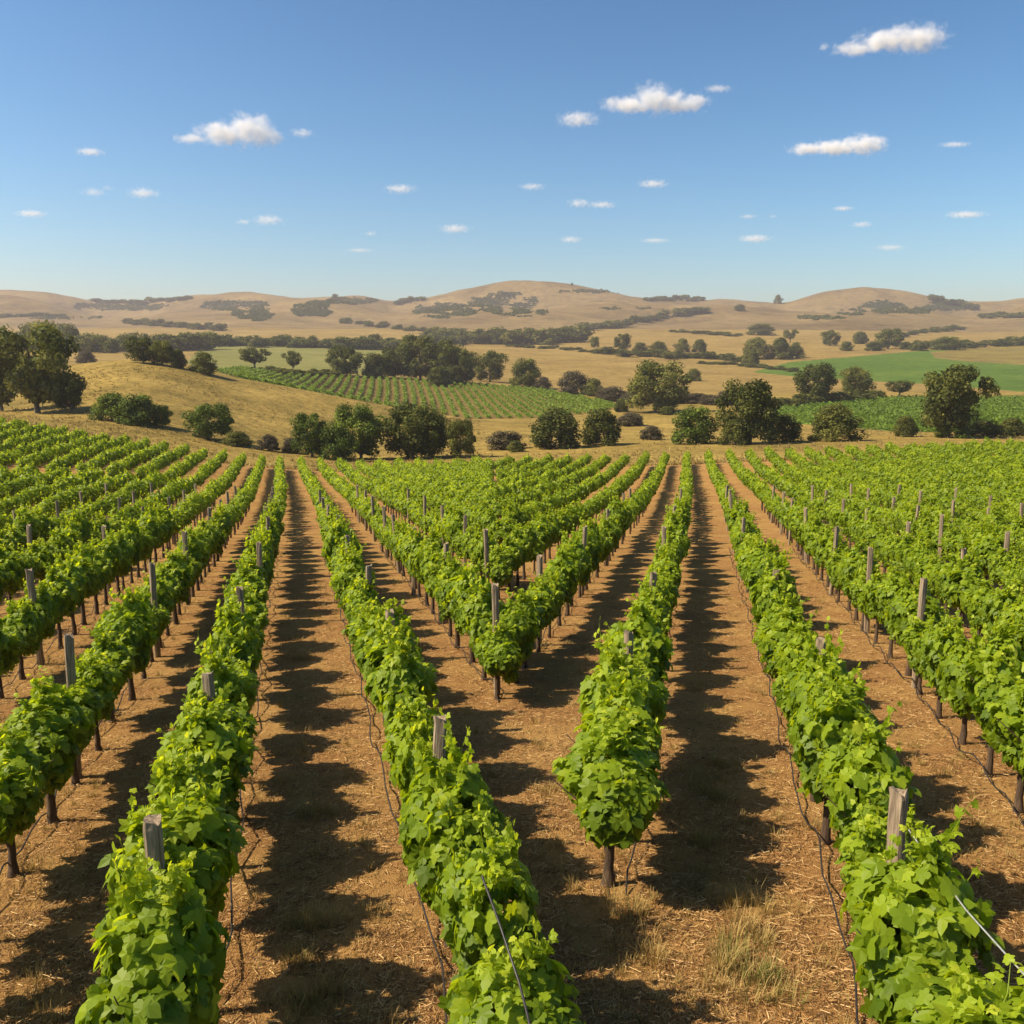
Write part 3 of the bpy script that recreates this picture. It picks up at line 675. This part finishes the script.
# ------------------------------------------------------------------ trees (prototypes of unit height and unit width)
def tree_proto(kind, seed, nleaf, leaf=.035):
    g = np.random.default_rng(seed + 500)
    if kind == 'gum':      base, cz, rz_, rx_, nl, lr = .16, .60, .40, .40, 34, (.10, .17)
    elif kind == 'oak':    base, cz, rz_, rx_, nl, lr = .12, .54, .40, .40, 34, (.11, .19)
    elif kind == 'bush':   base, cz, rz_, rx_, nl, lr = .02, .42, .44, .40, 30, (.13, .22)
    elif kind == 'flat':   base, cz, rz_, rx_, nl, lr = .36, .72, .20, .42, 20, (.11, .16)
    lum = []
    for i in range(nl):
        fz = (i + g.random()) / nl                                    # fill the crown from skirt to top
        zz = base + .04 + (.92 - base) * fz
        if kind == 'bush': prof = math.sqrt(max(0, 1 - (zz / .98) ** 2)) * .42
        else: prof = math.sqrt(max(0, 1 - ((zz - cz) / (rz_ + .10)) ** 2)) * .42
        if kind == 'gum': prof *= g.choice([.55, .8, 1.0, 1.12])
        a_ = i * 2.4 + g.normal() * .5; r = prof * math.sqrt(g.uniform(.15, 1.0)) * (1.22 if g.random() < .14 else 1.0)
        lum.append((np.array([math.cos(a_) * r, math.sin(a_) * r, zz]), g.uniform(*lr)))
    A = np.array([q[0] for q in lum]); rr_ = np.array([q[1] for q in lum]); lo = (A - rr_[:, None]).min(0); hi = (A + rr_[:, None]).max(0)
    for p, r in lum:
        p[0] = (p[0] - (lo[0] + hi[0]) / 2) / (hi[0] - lo[0]); p[1] = (p[1] - (lo[1] + hi[1]) / 2) / (hi[1] - lo[1]); p[2] = p[2] / hi[2]
    b = MB()
    tr = [np.array([0, 0, -.03]), np.array([g.normal() * .01, g.normal() * .01, base * .6]), np.array([g.normal() * .02, g.normal() * .02, base + .12]), np.array([g.normal() * .03, g.normal() * .03, cz + rz_ * .3])]
    b.tube(np.array(tr), np.array([.036, .026, .020, .006]), 7)
    for p, r in lum[:14]:
        a = tr[1] if g.random() < .4 else tr[2]
        m_ = (a + p) / 2 + g.normal(size=3) * .03 + np.array([0, 0, .02]); b.tube(np.array([a, m_, p]), np.array([.015, .010, .004]), 5)
    trunk = b.build('trunk', M['treebark'], None, True, False, False).data
    P = []; N = []; tt = []
    per = nleaf // nl
    for p, r in lum:
        d = unit(g.normal(size=(per, 3))); d = unit(d)
        q = p + d * r * g.uniform(.55, 1.08, (per, 1)) * np.array([1, 1, .85]); P.append(q); N.append(d); tt.append(np.full(per, g.normal() * .16))
    P = np.vstack(P); N = np.vstack(N); tt = np.concatenate(tt); n = len(P)
    k_ = P[:, 2] > (.0 if kind == 'bush' else base * .6); P, N, tt = P[k_], N[k_], tt[k_]; n = len(P)
    Nn = unit(N + g.normal(size=(n, 3)) * .6 + np.array([0, 0, .25])); T = g.normal(size=(n, 3)) + np.array([0, 0, -.5])
    V, f, k = leaves(P, Nn, T, leaf * g.uniform(.6, 1.4, n), False)
    tint = np.repeat(np.clip(.45 + tt + g.normal(size=n) * .18, 0, 1), k)
    return trunk, (V, f, tint)
def crown_mesh(data, mk): return build('crown', data[0], [data[1]], M[mk], None, data[2], False, None, False).data
PROTO = {}
for kind, nv_, nlf, ls in (('gum', 3, 9000, .030), ('oak', 3, 9000, .031), ('bush', 3, 8000, .034), ('flat', 2, 4500, .032)):
    for i in range(nv_):
        tk, cd_ = tree_proto(kind, hash((kind, i)) % 1000 if False else i * 7 + len(kind) * 31, nlf, ls)
        PROTO[(kind, i)] = (tk, {mk: crown_mesh(cd_, mk) for mk in (('tree', 'green_tree', 'scrub') if kind == 'bush' else ('tree', 'green_tree'))})
FARP = {}
for i in range(5):
    tk, cd_ = tree_proto('bush' if i % 2 else 'oak', 900 + i, 1500, .065)
    FARP[i] = (tk, crown_mesh(cd_, 'tree'))
def tree(px, by, ty, wpx, kind, label, name='tree', mk='tree', cat='tree', group=None, dmin=140, var=None, far=False):
    x, y, z = hit(px, by, dmin)
    dep = y * cT - (z - CAMH) * sT
    hgt = (by - ty) / F * dep; wid = wpx / F * dep
    o = empty(name, (x, y, z - hgt * .01), rng.uniform(0, 6.28))
    o.scale = (wid, wid, hgt)
    if far: tk, cm = FARP[int(rng.integers(0, 5))]
    else:
        v = int(rng.integers(0, 2 if kind == 'flat' else 3)) if var is None else var
        tk, c = PROTO[(kind, v)]; cm = c[mk]
    link(bpy.data.objects.new('crown', cm), o)
    if not far or kind != 'hedge': link(bpy.data.objects.new('trunk', tk), o)
    tag(o, label, cat, group); return o
G = 'green_tree'
for a in [
    (38, 413, 319, 92, 'gum', 'tallest dark gum tree at the left corner of the vineyard', 'gum_tree'),
    (2, 411, 338, 60, 'gum', 'dark gum tree cut by the left picture edge', 'gum_tree'),
    (73, 413, 368, 36, 'gum', 'smaller gum crown leaning right of the tallest gum', 'gum_tree'),
    (112, 421, 392, 44, 'bush', 'bright green bush nearest the tallest gum tree', 'bush', G, 'bush'),
    (138, 425, 393, 46, 'bush', 'widest bright green bush on the left vineyard verge', 'bush', G, 'bush'),
    (163, 427, 404, 22, 'oak', 'small green tree at the right end of the left bushes', 'small_tree', G),
    (209, 439, 402, 50, 'oak', 'lone round green tree standing on the golden slope', 'oak_tree', G),
    (236, 446, 431, 34, 'bush', 'low dark bush at the foot of the lone round tree', 'bush', 'tree', 'bush'),
    (268, 451, 434, 24, 'bush', 'small olive scrub bush left of the pair before the oak clump', 'bush', 'scrub', 'bush'),
    (291, 454, 437, 24, 'bush', 'olive scrub bush touching the left of the oak clump', 'bush', 'scrub', 'bush'),
    (312, 458, 411, 40, 'oak', 'leftmost bright green tree of the clump at the field edge', 'oak_tree', G),
    (336, 461, 420, 38, 'bush', 'green bush filling the clump between two oaks', 'bush', G, 'bush'),
    (361, 460, 402, 58, 'oak', 'broad round oak in the clump at the vineyard edge', 'oak_tree', G),
    (408, 460, 401, 62, 'oak', 'large dark oak with drooping crown in the clump', 'oak_tree'),
    (432, 459, 407, 44, 'oak', 'dark oak right behind the drooping one', 'oak_tree'),
    (460, 459, 417, 32, 'oak', 'small dark tree at the right end of the clump', 'small_tree'),
    (506, 450, 430, 44, 'bush', 'low brownish bush between the clump and the dark round tree', 'bush', 'scrub', 'bush'),
    (551, 449, 406, 62, 'bush', 'dark round tree with low skirts left of its smaller twin', 'oak_tree'),
    (604, 446, 407, 48, 'bush', 'dark dome-shaped tree right of the larger round tree', 'oak_tree'),
    (515, 453, 440, 20, 'bush', 'tiny dark bush under the dark round tree', 'bush', 'tree', 'bush'),
    (655, 413, 359, 66, 'oak', 'big spreading oak standing alone on the golden field', 'oak_tree'),
    (693, 445, 404, 48, 'bush', 'green bushy tree at the left foot of the tall oak', 'small_tree', G),
    (750, 445, 377, 66, 'oak', 'tall oak with high domed crown by the vineyard edge', 'oak_tree'),
    (783, 443, 412, 36, 'bush', 'dark bush at the right foot of the tall oak', 'bush', 'tree', 'bush'),
    (735, 446, 418, 36, 'bush', 'drooping undergrowth below the tall domed oak', 'bush', 'tree', 'bush'),
    (836, 442, 402, 54, 'bush', 'rounded dark bush alone before the lower green field', 'bush', 'tree', 'bush'),
    (906, 438, 415, 26, 'bush', 'small round dark bush left of the big gum', 'bush', 'tree', 'bush'),
    (948, 439, 363, 70, 'gum', 'big open-crowned gum tree in front of the right fields', 'gum_tree'),
    (966, 432, 407, 26, 'oak', 'small green tree tucked right of the big gum', 'small_tree', G),
    (955, 439, 420, 40, 'bush', 'green bush under the big gum tree', 'bush', G, 'bush'),
    (984, 438, 419, 36, 'bush', 'dark squat bush right of the big gum', 'bush', 'tree', 'bush'),
    (1010, 437, 417, 30, 'bush', 'dark bush near the right picture edge', 'bush', 'tree', 'bush'),
    (812, 402, 362, 42, 'oak', 'round oak with pale lower branches above the lower field', 'oak_tree'),
    (856, 397, 366, 36, 'oak', 'oak with split crown beside the golden strip', 'oak_tree'),
    (899, 398, 380, 28, 'flat', 'low flat-topped tree behind the big gum', 'small_tree'),
    (525, 387, 357, 34, 'bush', 'round dark tree at the far corner of the small vineyard', 'oak_tree'),
    (490, 382, 350, 36, 'oak', 'dark oak left of the small vineyard corner tree', 'oak_tree'),
    (574, 394, 370, 34, 'bush', 'brown-green bush above the small vineyard edge', 'bush', 'scrub', 'bush'),
    (593, 396, 378, 26, 'bush', 'dark bush right of the brown-green bush', 'bush', 'tree', 'bush'),
    (543, 389, 376, 20, 'bush', 'small brown bush by the corner tree', 'bush', 'scrub', 'bush'),
    (395, 378, 345, 44, 'oak', 'left tree of the dark grove behind the small vineyard', 'oak_tree'),
    (420, 380, 334, 46, 'oak', 'tallest tree of the dark grove behind the small vineyard', 'oak_tree'),
    (446, 382, 339, 44, 'oak', 'grove tree right of the tallest one', 'oak_tree'),
    (462, 384, 348, 34, 'oak', 'dark tree at the right of the grove', 'oak_tree'),
    (440, 386, 366, 28, 'bush', 'round bush at the grove foot by the vine rows', 'bush', 'tree', 'bush'),
    (453, 384, 364, 24, 'bush', 'dark bush beside the round bush at the grove foot', 'bush', 'tree', 'bush'),
    (347, 376, 345, 38, 'oak', 'broad oak left of the grove by the vine rows', 'oak_tree'),
    (374, 378, 352, 30, 'bush', 'dark bush between broad oak and grove', 'bush', 'tree', 'bush'),
    (255, 370, 347, 32, 'flat', 'flat-topped tree on the olive meadow edge', 'small_tree'),
    (293, 373, 350, 20, 'flat', 'narrow tree with rounded tuft on the meadow edge', 'small_tree'),
    (204, 377, 354, 30, 'bush', 'domed bush on the crest left of the meadow trees', 'bush', 'tree', 'bush'),
    (144, 371, 344, 34, 'oak', 'taller dark tree on the crest of the golden slope', 'oak_tree'),
    (163, 373, 347, 28, 'oak', 'middle tree of the three on the crest', 'oak_tree'),
    (179, 374, 354, 18, 'bush', 'small dark tree ending the crest trio', 'small_tree'),
    (85, 363, 351, 22, 'bush', 'small brown bush on the crest beside the tallest gum', 'bush', 'scrub', 'bush'),
    (694, 381, 368, 16, 'bush', 'lone shrub out on the golden field', 'bush', 'tree', 'bush'),
    (620, 412, 398, 18, 'bush', 'dark shrub at the end of the small vineyard', 'bush', 'tree', 'bush'),
    (652, 441, 425, 26, 'bush', 'low scrub bush on the dry patch beyond the vines', 'bush', 'scrub', 'bush'),
    (668, 415, 406, 18, 'bush', 'low shrub in the shade of the spreading oak', 'bush', 'tree', 'bush'),
    (628, 426, 412, 34, 'bush', 'scrubby olive bush below the end of the small vineyard', 'bush', 'scrub', 'bush'),
    (594, 348, 336, 11, 'oak', 'slim tree left in the row on the field boundary', 'small_tree'),
    (622, 351, 333, 18, 'oak', 'tallest tree in the row on the field boundary', 'oak_tree'),
    (640, 352, 342, 18, 'bush', 'round tree right of the tallest boundary tree', 'small_tree'),
    (658, 354, 341, 20, 'bush', 'squat tree over the pale spot on the boundary', 'small_tree'),
    (682, 352, 338, 18, 'bush', 'domed tree on the boundary above the golden field', 'small_tree'),
    (699, 352, 339, 16, 'bush', 'rightmost domed tree of the boundary row', 'small_tree'),
    (757, 359, 337, 32, 'bush', 'broad dark tree left in the pair above the green field', 'oak_tree'),
    (781, 359, 337, 28, 'bush', 'dark tree right in the pair above the green field', 'oak_tree'),
    (797, 358, 342, 18, 'bush', 'small tree ending the pair above the green field', 'small_tree'),
    (790, 343, 329, 16, 'flat', 'light-crowned tree behind the dark pair', 'small_tree'),
    (750, 366, 349, 20, 'bush', 'bush on the corner of the golden field', 'bush', 'tree', 'bush'),
    (760, 335, 323, 30, 'bush', 'isolated dark thicket on the pale field', 'thicket', 'tree', 'bush'),
    (830, 346, 330, 20, 'oak', 'dark oak above the left end of the green field', 'oak_tree'),
    (846, 351, 341, 16, 'bush', 'small bush beside the oak above the green field', 'bush', 'tree', 'bush'),
    (860, 344, 331, 17, 'bush', 'round tree on the pale field above the green field', 'small_tree'),
    (888, 349, 328, 28, 'oak', 'tallest tree along the top of the green field', 'oak_tree'),
    (874, 351, 341, 20, 'bush', 'bush left under the tallest tree above the green field', 'bush', 'tree', 'bush'),
    (915, 350, 340, 16, 'bush', 'bush right of the tallest tree above the green field', 'bush', 'tree', 'bush'),
    (946, 350, 336, 34, 'bush', 'wide thicket at the top of the green field', 'thicket', 'tree', 'bush'),
    (778, 304, 295, 10, 'bush', 'lone dark tree on the skyline between two hills', 'small_tree'),
    (740, 311, 304, 12, 'bush', 'small dark clump below the skyline between the hills', 'bush', 'tree', 'bush'),
    (335, 300, 294, 7, 'flat', 'tiny flat-crowned tree on the skyline saddle', 'small_tree'),
    (572, 286, 283, 3, 'bush', 'tiny bush on the shoulder of the tallest hill', 'bush', 'tree', 'bush'),
]:
    px, by, ty, w, kd, lab, nm = a[:7]; mk = a[7] if len(a) > 7 else 'tree'; cat = a[8] if len(a) > 8 else 'tree'
    far_y = by < 372
    if by > 430 and px > 280: by -= 1
    tree(px, by, ty, w, kd, lab, nm, mk, cat, 'trees and bushes among the fields', dmin=(500 if by < 360 else 300 if by < 392 and not (px < 130 and by > 380) else 138) if by > 320 else 1700)
# belts of trees too far off to tell apart
BELTS = [
    ('dark tree in the belt beyond the tallest gum', [(60, 351), (100, 352), (150, 351), (215, 349)], 17, 18, 26, 600),
    ('tree in the dark belt along the back of the olive meadow', [(165, 345), (230, 346), (300, 347), (375, 350)], 12, 13, 40, 700),
    ('tree in the dark belt behind the grove', [(335, 349), (390, 349), (460, 346)], 13, 15, 20, 700),
    ('tree in the thin hedge line under the tallest hill', [(340, 322), (380, 328), (440, 333)], 6, 9, 14, 900),
    ('tree in the broad belt below the tallest hill', [(430, 342), (490, 344), (540, 344), (585, 342)], 16, 19, 32, 700),
    ('tree in the belt climbing right below the tallest hill', [(582, 330), (620, 327), (665, 318), (705, 313)], 8, 13, 18, 900),
    ('bush in the hedge under the boundary trees', [(595, 354), (660, 357), (740, 361)], 8, 14, 20, 600),
    ('tree in the hedge along the top of the green field', [(900, 350), (960, 348), (1024, 345), (1080, 343)], 9, 13, 22, 700),
    ('bush in the hedge on the pale field at right', [(895, 337), (930, 333), (962, 329)], 5, 8, 12, 900),
    ('tree in the shaded wood behind the leftmost gums', [(-20, 352), (30, 350), (75, 350)], 26, 20, 14, 560),
    ('bush in the hedge above the left belt', [(128, 325), (170, 327), (222, 331)], 7, 10, 16, 900),
    ('tree on the wooded skyline left of centre', [(92, 302), (135, 303), (192, 299)], 4, 9, 20, 2100),
    ('tree in the little skyline copse beside the tallest hill', [(396, 304), (424, 300)], 5, 8, 7, 2100),
    ('tree in the straight skyline row right of the tallest hill', [(645, 301), (704, 301)], 5, 7, 14, 2100),
    ('tree on the wooded shoulder of the right hill', [(930, 300), (975, 309)], 6, 10, 12, 2100),
    ('tree in the dark line under the right skyline', [(980, 318), (1030, 318)], 6, 10, 9, 1700),
    ('bush in the thin hedge across the pale upper field', [(672, 332), (740, 336)], 3.5, 9, 14, 900),
    ('bush in the thin hedge at the foot of the left hill', [(-10, 317), (62, 316)], 3, 9, 16, 1200),
    ('bush in the thin hedge at the back of the golden field', [(508, 347), (560, 349), (600, 353)], 3, 9, 16, 600),
    ('bush in the thin hedge sloping to the green field', [(700, 363), (750, 367), (800, 372)], 4, 10, 16, 480),
    ('brown shrub in the thicket beside the spreading oak', [(600, 399), (625, 402), (700, 404), (735, 404)], 14, 20, 14, 300),
    ('dark shrub in the strip above the lower green field', [(775, 406), (830, 402), (880, 399)], 9, 18, 9, 300),
    ('bush in the dark hedge under the meadow trees', [(262, 373), (310, 375), (345, 377)], 7, 14, 10, 400),
]
for lab, line, hp, wp, cn, dm in BELTS:
    xs = [p[0] for p in line]; ys = [p[1] for p in line]
    cn = int(cn * 1.0)
    for i in range(cn):
        px = xs[0] + (xs[-1] - xs[0]) * (i + rng.uniform(.1, .9)) / cn; by = float(np.interp(px, xs, ys)) + rng.normal() * .6
        hh = hp * rng.uniform(.6, 1.15)
        sc_ = lab.startswith('brown')
        o = tree(px, by, by - hh, wp * rng.uniform(.95, 1.7), 'bush' if sc_ else 'oak', lab, 'shrub' if ('bush' in lab or 'shrub' in lab) else 'tree',
                 'scrub' if sc_ else 'tree', 'bush' if ('bush' in lab or 'shrub' in lab) else 'tree', lab.split(' in ', 1)[-1] if ' in ' in lab else lab.split(' on ', 1)[-1], dm, far=not sc_)
# scrub patches on the far hills
Vs, Fs, Ts, n0 = [], [], [], 0
for (cx, cy_, w, h_, cn) in [(445, 311, 26, 6, 300), (503, 303, 28, 8, 420), (520, 312, 22, 4, 130), (235, 306, 30, 4, 220), (255, 314, 18, 6, 240), (312, 310, 16, 7, 200), (120, 307, 40, 4, 260), (880, 306, 20, 4, 160),
                             (903, 311, 26, 3, 160), (952, 307, 22, 5, 240), (852, 312, 12, 3, 70), (345, 301, 26, 3, 150), (590, 292, 26, 1.5, 50), (60, 318, 50, 1.2, 60), (815, 318, 24, 2, 50), (640, 309, 40, 1, 40)]:
    for i in range(int(cn * 4)):
        r, a = 1.25 * math.sqrt(rng.random()), rng.uniform(0, 6.28)
        px, py = cx + w * r * math.cos(a), cy_ + h_ * r * math.sin(a)
        if fbm(px / 13.0, py / 3.0, 41, 3) + .16 * (1 - r) < .02 + rng.normal() * .05: continue
        x, y, z = hit(px, py, 1700); w_ = rng.uniform(2.5, 6)
        nl = 16; d = unit(rng.normal(size=(nl, 3))); d[:, 2] = np.abs(d[:, 2])
        V, f, k = leaves(np.array([x, y, z]) + d * np.array([w_, w_, w_ * .38]), unit(d + rng.normal(size=(nl, 3)) * .4), rng.normal(size=(nl, 3)), np.full(nl, w_ * .8), False)
        Vs.append(V); Fs.append(f + n0); n0 += len(V); Ts.append(np.clip(rng.normal(size=nl * k) * .15 + .12, 0, 1))
tag(build('hill_scrub', np.vstack(Vs), [np.vstack(Fs)], M['tree'], None, np.concatenate(Ts)), 'dark scrub patches spread over the dry far hills', 'scrub', kind='stuff')

# ------------------------------------------------------------------ the farther vineyards
d2 = float(u_of(392, 372))
rows2 = 0
for i in range(-70, 90):
    x0 = i * 4.4
    ys = np.arange(320, 640, .9); xs = x0 + d2 * ys + 2.0 * np.sin(ys / 60 + i * .05); zs = H(xs, ys)
    a, b_ = proj(xs, ys, zs); k_ = inpoly(a, b_, POLY_V2)
    if k_.sum() < 25: continue
    w_ = np.where(k_)[0]; k_[w_[0]:w_[-1] + 1] = True
    P = np.stack([xs[k_], ys[k_], zs[k_]], 1); P = np.repeat(P, 8, 0); n = len(P)
    P = P + np.stack([rng.normal(size=n) * .42, rng.uniform(-.6, .6, n), .35 + 1.2 * rng.random(n)], 1)
    V, f, k = leaves(P, rng.normal(size=(n, 3)) * .5 + np.array([0, 0, 1.0]), rng.normal(size=(n, 3)), rng.uniform(.5, 1.0, n), False)
    o = build('vine_row', V, [f], M['crop'], None, np.repeat(np.clip(rng.normal(size=n) * .17 + .55, 0, 1), k))
    tag(o, 'long green vine row of the small vineyard on the middle slope', 'vine row', 'vine rows of the small vineyard'); rows2 += 1
Vs, Fs, Ts, n0 = [], [], [], 0
for i in range(-60, 160):
    ys = np.arange(220, 520, 1.4); xs = i * 3.2 + .22 * ys; zs = H(xs, ys); a, b_ = proj(xs, ys, zs)
    k_ = inpoly(a, b_, POLY_V3) & (a < 1160)
    if k_.sum() < 4: continue
    P = np.repeat(np.stack([xs[k_], ys[k_], zs[k_]], 1), 5, 0); n = len(P)
    P = P + np.stack([rng.normal(size=n) * .5, rng.uniform(-.8, .8, n), .3 + .9 * rng.random(n)], 1)
    V, f, k = leaves(P, rng.normal(size=(n, 3)) * .5 + np.array([0, 0, 1.0]), rng.normal(size=(n, 3)), rng.uniform(.5, 1.1, n), False)
    Vs.append(V); Fs.append(f + n0); n0 += len(V); Ts.append(np.repeat(np.clip(rng.normal(size=n) * .17 + .35, 0, 1), k))
tag(build('crop_rows', np.vstack(Vs), [np.vstack(Fs)], M['crop'], None, np.concatenate(Ts)), 'close green crop rows filling the lower right field', 'crop', kind='stuff')

# ------------------------------------------------------------------ clouds: real volumes about a kilometre up
def cloud(px, py, wpx, hpx, lobes, dens, label):
    t = float(t_of(py)); base = 1500.0
    Y = min(base / max(t, .02), 14000); X = float(u_of(px, py)) * Y; Z = CAMH + t * Y
    dep = Y * cT - (Z - CAMH) * sT
    hw = wpx / F * dep / 2; hh = hpx / F * dep / 2
    mm = bpy.data.materials.new('cloud_vapour'); mm.use_nodes = True; nt = mm.node_tree; nt.nodes.clear()
    out = nt.nodes.new('ShaderNodeOutputMaterial'); pv = nt.nodes.new('ShaderNodeVolumePrincipled'); nt.links.new(pv.outputs[0], out.inputs['Volume'])
    pv.inputs['Color'].default_value = (1, 1, 1, 1); pv.inputs['Anisotropy'].default_value = 0.0
    tc = nt.nodes.new('ShaderNodeTexCoord'); obj_ = tc.outputs['Object']
    acc = None
    for (lx, lz, rx, rz) in lobes:
        mp = nt.nodes.new('ShaderNodeMapping'); nt.links.new(obj_, mp.inputs['Vector'])
        mp.inputs['Scale'].default_value = (1 / rx, 1 / max(rx * .9, .3), 1 / rz); mp.inputs['Location'].default_value = (-lx / rx, 0, -lz / rz)
        le = nd(nt, 'ShaderNodeVectorMath', operation='LENGTH'); nt.links.new(mp.outputs[0], le.inputs[0])
        iv = nd(nt, 'ShaderNodeMath', operation='SUBTRACT'); iv.inputs[0].default_value = 1.0; nt.links.new(le.outputs['Value'], iv.inputs[1])
        if acc is None: acc = iv.outputs[0]
        else:
            mxn = nd(nt, 'ShaderNodeMath', operation='SMOOTH_MAX'); nt.links.new(acc, mxn.inputs[0]); nt.links.new(iv.outputs[0], mxn.inputs[1]); mxn.inputs[2].default_value = .15; acc = mxn.outputs[0]
    mp = nt.nodes.new('ShaderNodeMapping'); nt.links.new(obj_, mp.inputs['Vector'])
    ratio = hw / hh
    mp.inputs['Scale'].default_value = (ratio, ratio, 1.15); mp.inputs['Location'].default_value = tuple(rng.uniform(0, 50, 3))
    nz = noise(nt, mp.outputs[0], 1.9, 6, .62)
    ma = nd(nt, 'ShaderNodeMath', operation='MULTIPLY_ADD'); nt.links.new(nz, ma.inputs[0]); ma.inputs[1].default_value = 2.4; nt.links.new(acc, ma.inputs[2])
    mr = nt.nodes.new('ShaderNodeMapRange'); nt.links.new(ma.outputs[0], mr.inputs['Value']); mr.inputs['From Min'].default_value = 1.33 if wpx > 80 else 1.42; mr.inputs['From Max'].default_value = 2.15 if wpx > 80 else 2.4
    mr.inputs['To Min'].default_value = 0; mr.inputs['To Max'].default_value = dens * (2.0 if wpx > 80 else 1.3) / hh; mr.interpolation_type = 'SMOOTHSTEP'
    nt.links.new(mr.outputs['Result'], pv.inputs['Density'])
    # hull: a rounded box-like ellipsoid that holds the whole volume
    b = MB(); k = 16; V = []; zs = np.linspace(-1, 1, 9)
    for z in zs:
        r = max(.02, (1 - abs(z) ** 4) ** .25)
        an = np.arange(k) * 2 * math.pi / k; V.append(np.stack([np.cos(an) * r * 1.1, np.sin(an) * r * 1.1, np.full(k, z * 1.15)], 1))
    V = np.vstack(V)
    q = np.array([(i*k + j, i*k + (j+1) % k, (i+1)*k + (j+1) % k, (i+1)*k + j) for i in range(8) for j in range(k)])
    me = build('cloud', V, [q, np.array([list(range(k))[::-1]]), np.array([[8*k + j for j in range(k)]])], mm, smooth=False)
    me.location = (X, Y, Z); me.scale = (hw, max(hw * .55, hh), hh)
    return tag(me, label, 'cloud', 'small white clouds')
B1 = [(0, -.1, .95, .8)]
for c in [
    (237, 131, 118, 44, [(.2, .05, .55, .85), (-.25, -.15, .55, .6), (-.75, -.35, .35, .3), (.45, -.2, .4, .6)], 1.6, 'largest left cloud with a rounded top'),
    (302, 132, 34, 16, B1, .8, 'small wisp just right of the largest left cloud'),
    (90, 151, 42, 14, B1, .9, 'small cloud highest at the far left'),
    (95, 192, 42, 18, [(-.1, 0, .8, .7), (.6, .4, .4, .4)], .6, 'wispy cloud left of a brighter small one'),
    (143, 192, 44, 19, B1, 1.0, 'bright small cloud right of the wispy one at left'),
    (31, 213, 44, 12, B1, .9, 'flat small cloud by the left picture edge'),
    (262, 220, 62, 18, [(.2, 0, .7, .8), (-.6, -.2, .4, .4)], .9, 'low cloud with a tail below the largest left cloud'),
    (400, 188, 46, 16, B1, .9, 'slanted small cloud left of the picture middle'),
    (455, 228, 46, 15, B1, 1.0, 'low rounded cloud near the picture middle'),
    (371, 233, 18, 10, B1, .6, 'tiny puff left of the low rounded cloud'),
    (360, 250, 40, 8, B1, .35, 'faint streak lowest left of the middle'),
    (578, 119, 62, 22, [(0, 0, .9, .85)], 1.3, 'compact cloud left of the long peaked one'),
    (654, 101, 112, 38, [(0, .1, .5, .9), (-.45, -.2, .6, .5), (.35, -.1, .5, .65), (.7, -.1, .35, .6)], 1.5, 'long cloud with a central peak'),
    (718, 88, 42, 13, B1, .6, 'thin wisp above the right end of the peaked cloud'),
    (824, 46, 15, 14, B1, .6, 'tiny puff left of the topmost cloud'),
    (897, 40, 126, 42, [(.3, .1, .6, .75), (-.2, -.05, .6, .6), (-.7, -.4, .4, .4)], 1.6, 'topmost bright cloud at upper right'),
    (842, 146, 112, 28, [(.4, .1, .5, .85), (-.1, -.1, .6, .6), (-.6, -.2, .45, .5)], 1.4, 'long flat cloud at middle right'),
    (955, 144, 46, 9, B1, .5, 'thin streak right of the long flat cloud'),
    (653, 183, 44, 14, B1, .9, 'small cloud below the peaked cloud'),
    (532, 186, 40, 12, B1, .6, 'faint small cloud right of the slanted one'),
    (589, 204, 66, 16, [(-.3, .1, .5, .8), (.4, -.1, .6, .6)], 1.0, 'small double cloud under the compact one'),
    (571, 239, 32, 11, B1, .9, 'small low cloud under the double cloud'),
    (655, 240, 44, 9, B1, .45, 'faint low streak right of the small low cloud'),
    (748, 216, 26, 9, B1, .5, 'faint puff above a brighter low cloud at right'),
    (773, 216, 13, 7, B1, .4, 'tiniest puff right of the faint one'),
    (755, 238, 48, 14, B1, 1.0, 'bright low cloud right of the middle'),
    (843, 208, 30, 9, B1, .8, 'small flat cloud below the long flat cloud'),
    (862, 224, 32, 10, B1, .7, 'small cloud lowest of the stacked right pair'),
    (966, 214, 58, 12, B1, .8, 'flat cloud near the right picture edge'),
    (890, 247, 44, 11, B1, .5, 'pale low cloud at right above the hills'),
]:
    cloud(*c)

# ------------------------------------------------------------------ the air
HZ = MB()
x0, x1, y0, y1, z0, z1 = -3600, 3600, -60, 3700, float(ZZ[yy <= 3700].min()) - 1.5, 225.0
z0 = min(z0, -160)
V = np.array([(x, y, z) for z in (z0, z1) for y in (y0, y1) for x in (x0, x1)])
HZ.add(V, [np.array([(0, 2, 3, 1), (4, 5, 7, 6), (0, 1, 5, 4), (2, 6, 7, 3), (0, 4, 6, 2), (1, 3, 7, 5)])])
mm = bpy.data.materials.new('pale_air'); mm.use_nodes = True; nt = mm.node_tree; nt.nodes.clear()
out = nt.nodes.new('ShaderNodeOutputMaterial'); pv = nt.nodes.new('ShaderNodeVolumePrincipled'); nt.links.new(pv.outputs[0], out.inputs['Volume'])
pv.inputs['Color'].default_value = (0.94, 0.90, 0.98, 1); pv.inputs['Density'].default_value = 0.00009; pv.inputs['Anisotropy'].default_value = 0.2
tag(HZ.build('haze', mm, None, False), 'thin pale haze softening the far hills', 'haze', kind='stuff')
print('vines', len(vines), 'stuff faces', len(FF), 'rows2', rows2, 'posts', pc)
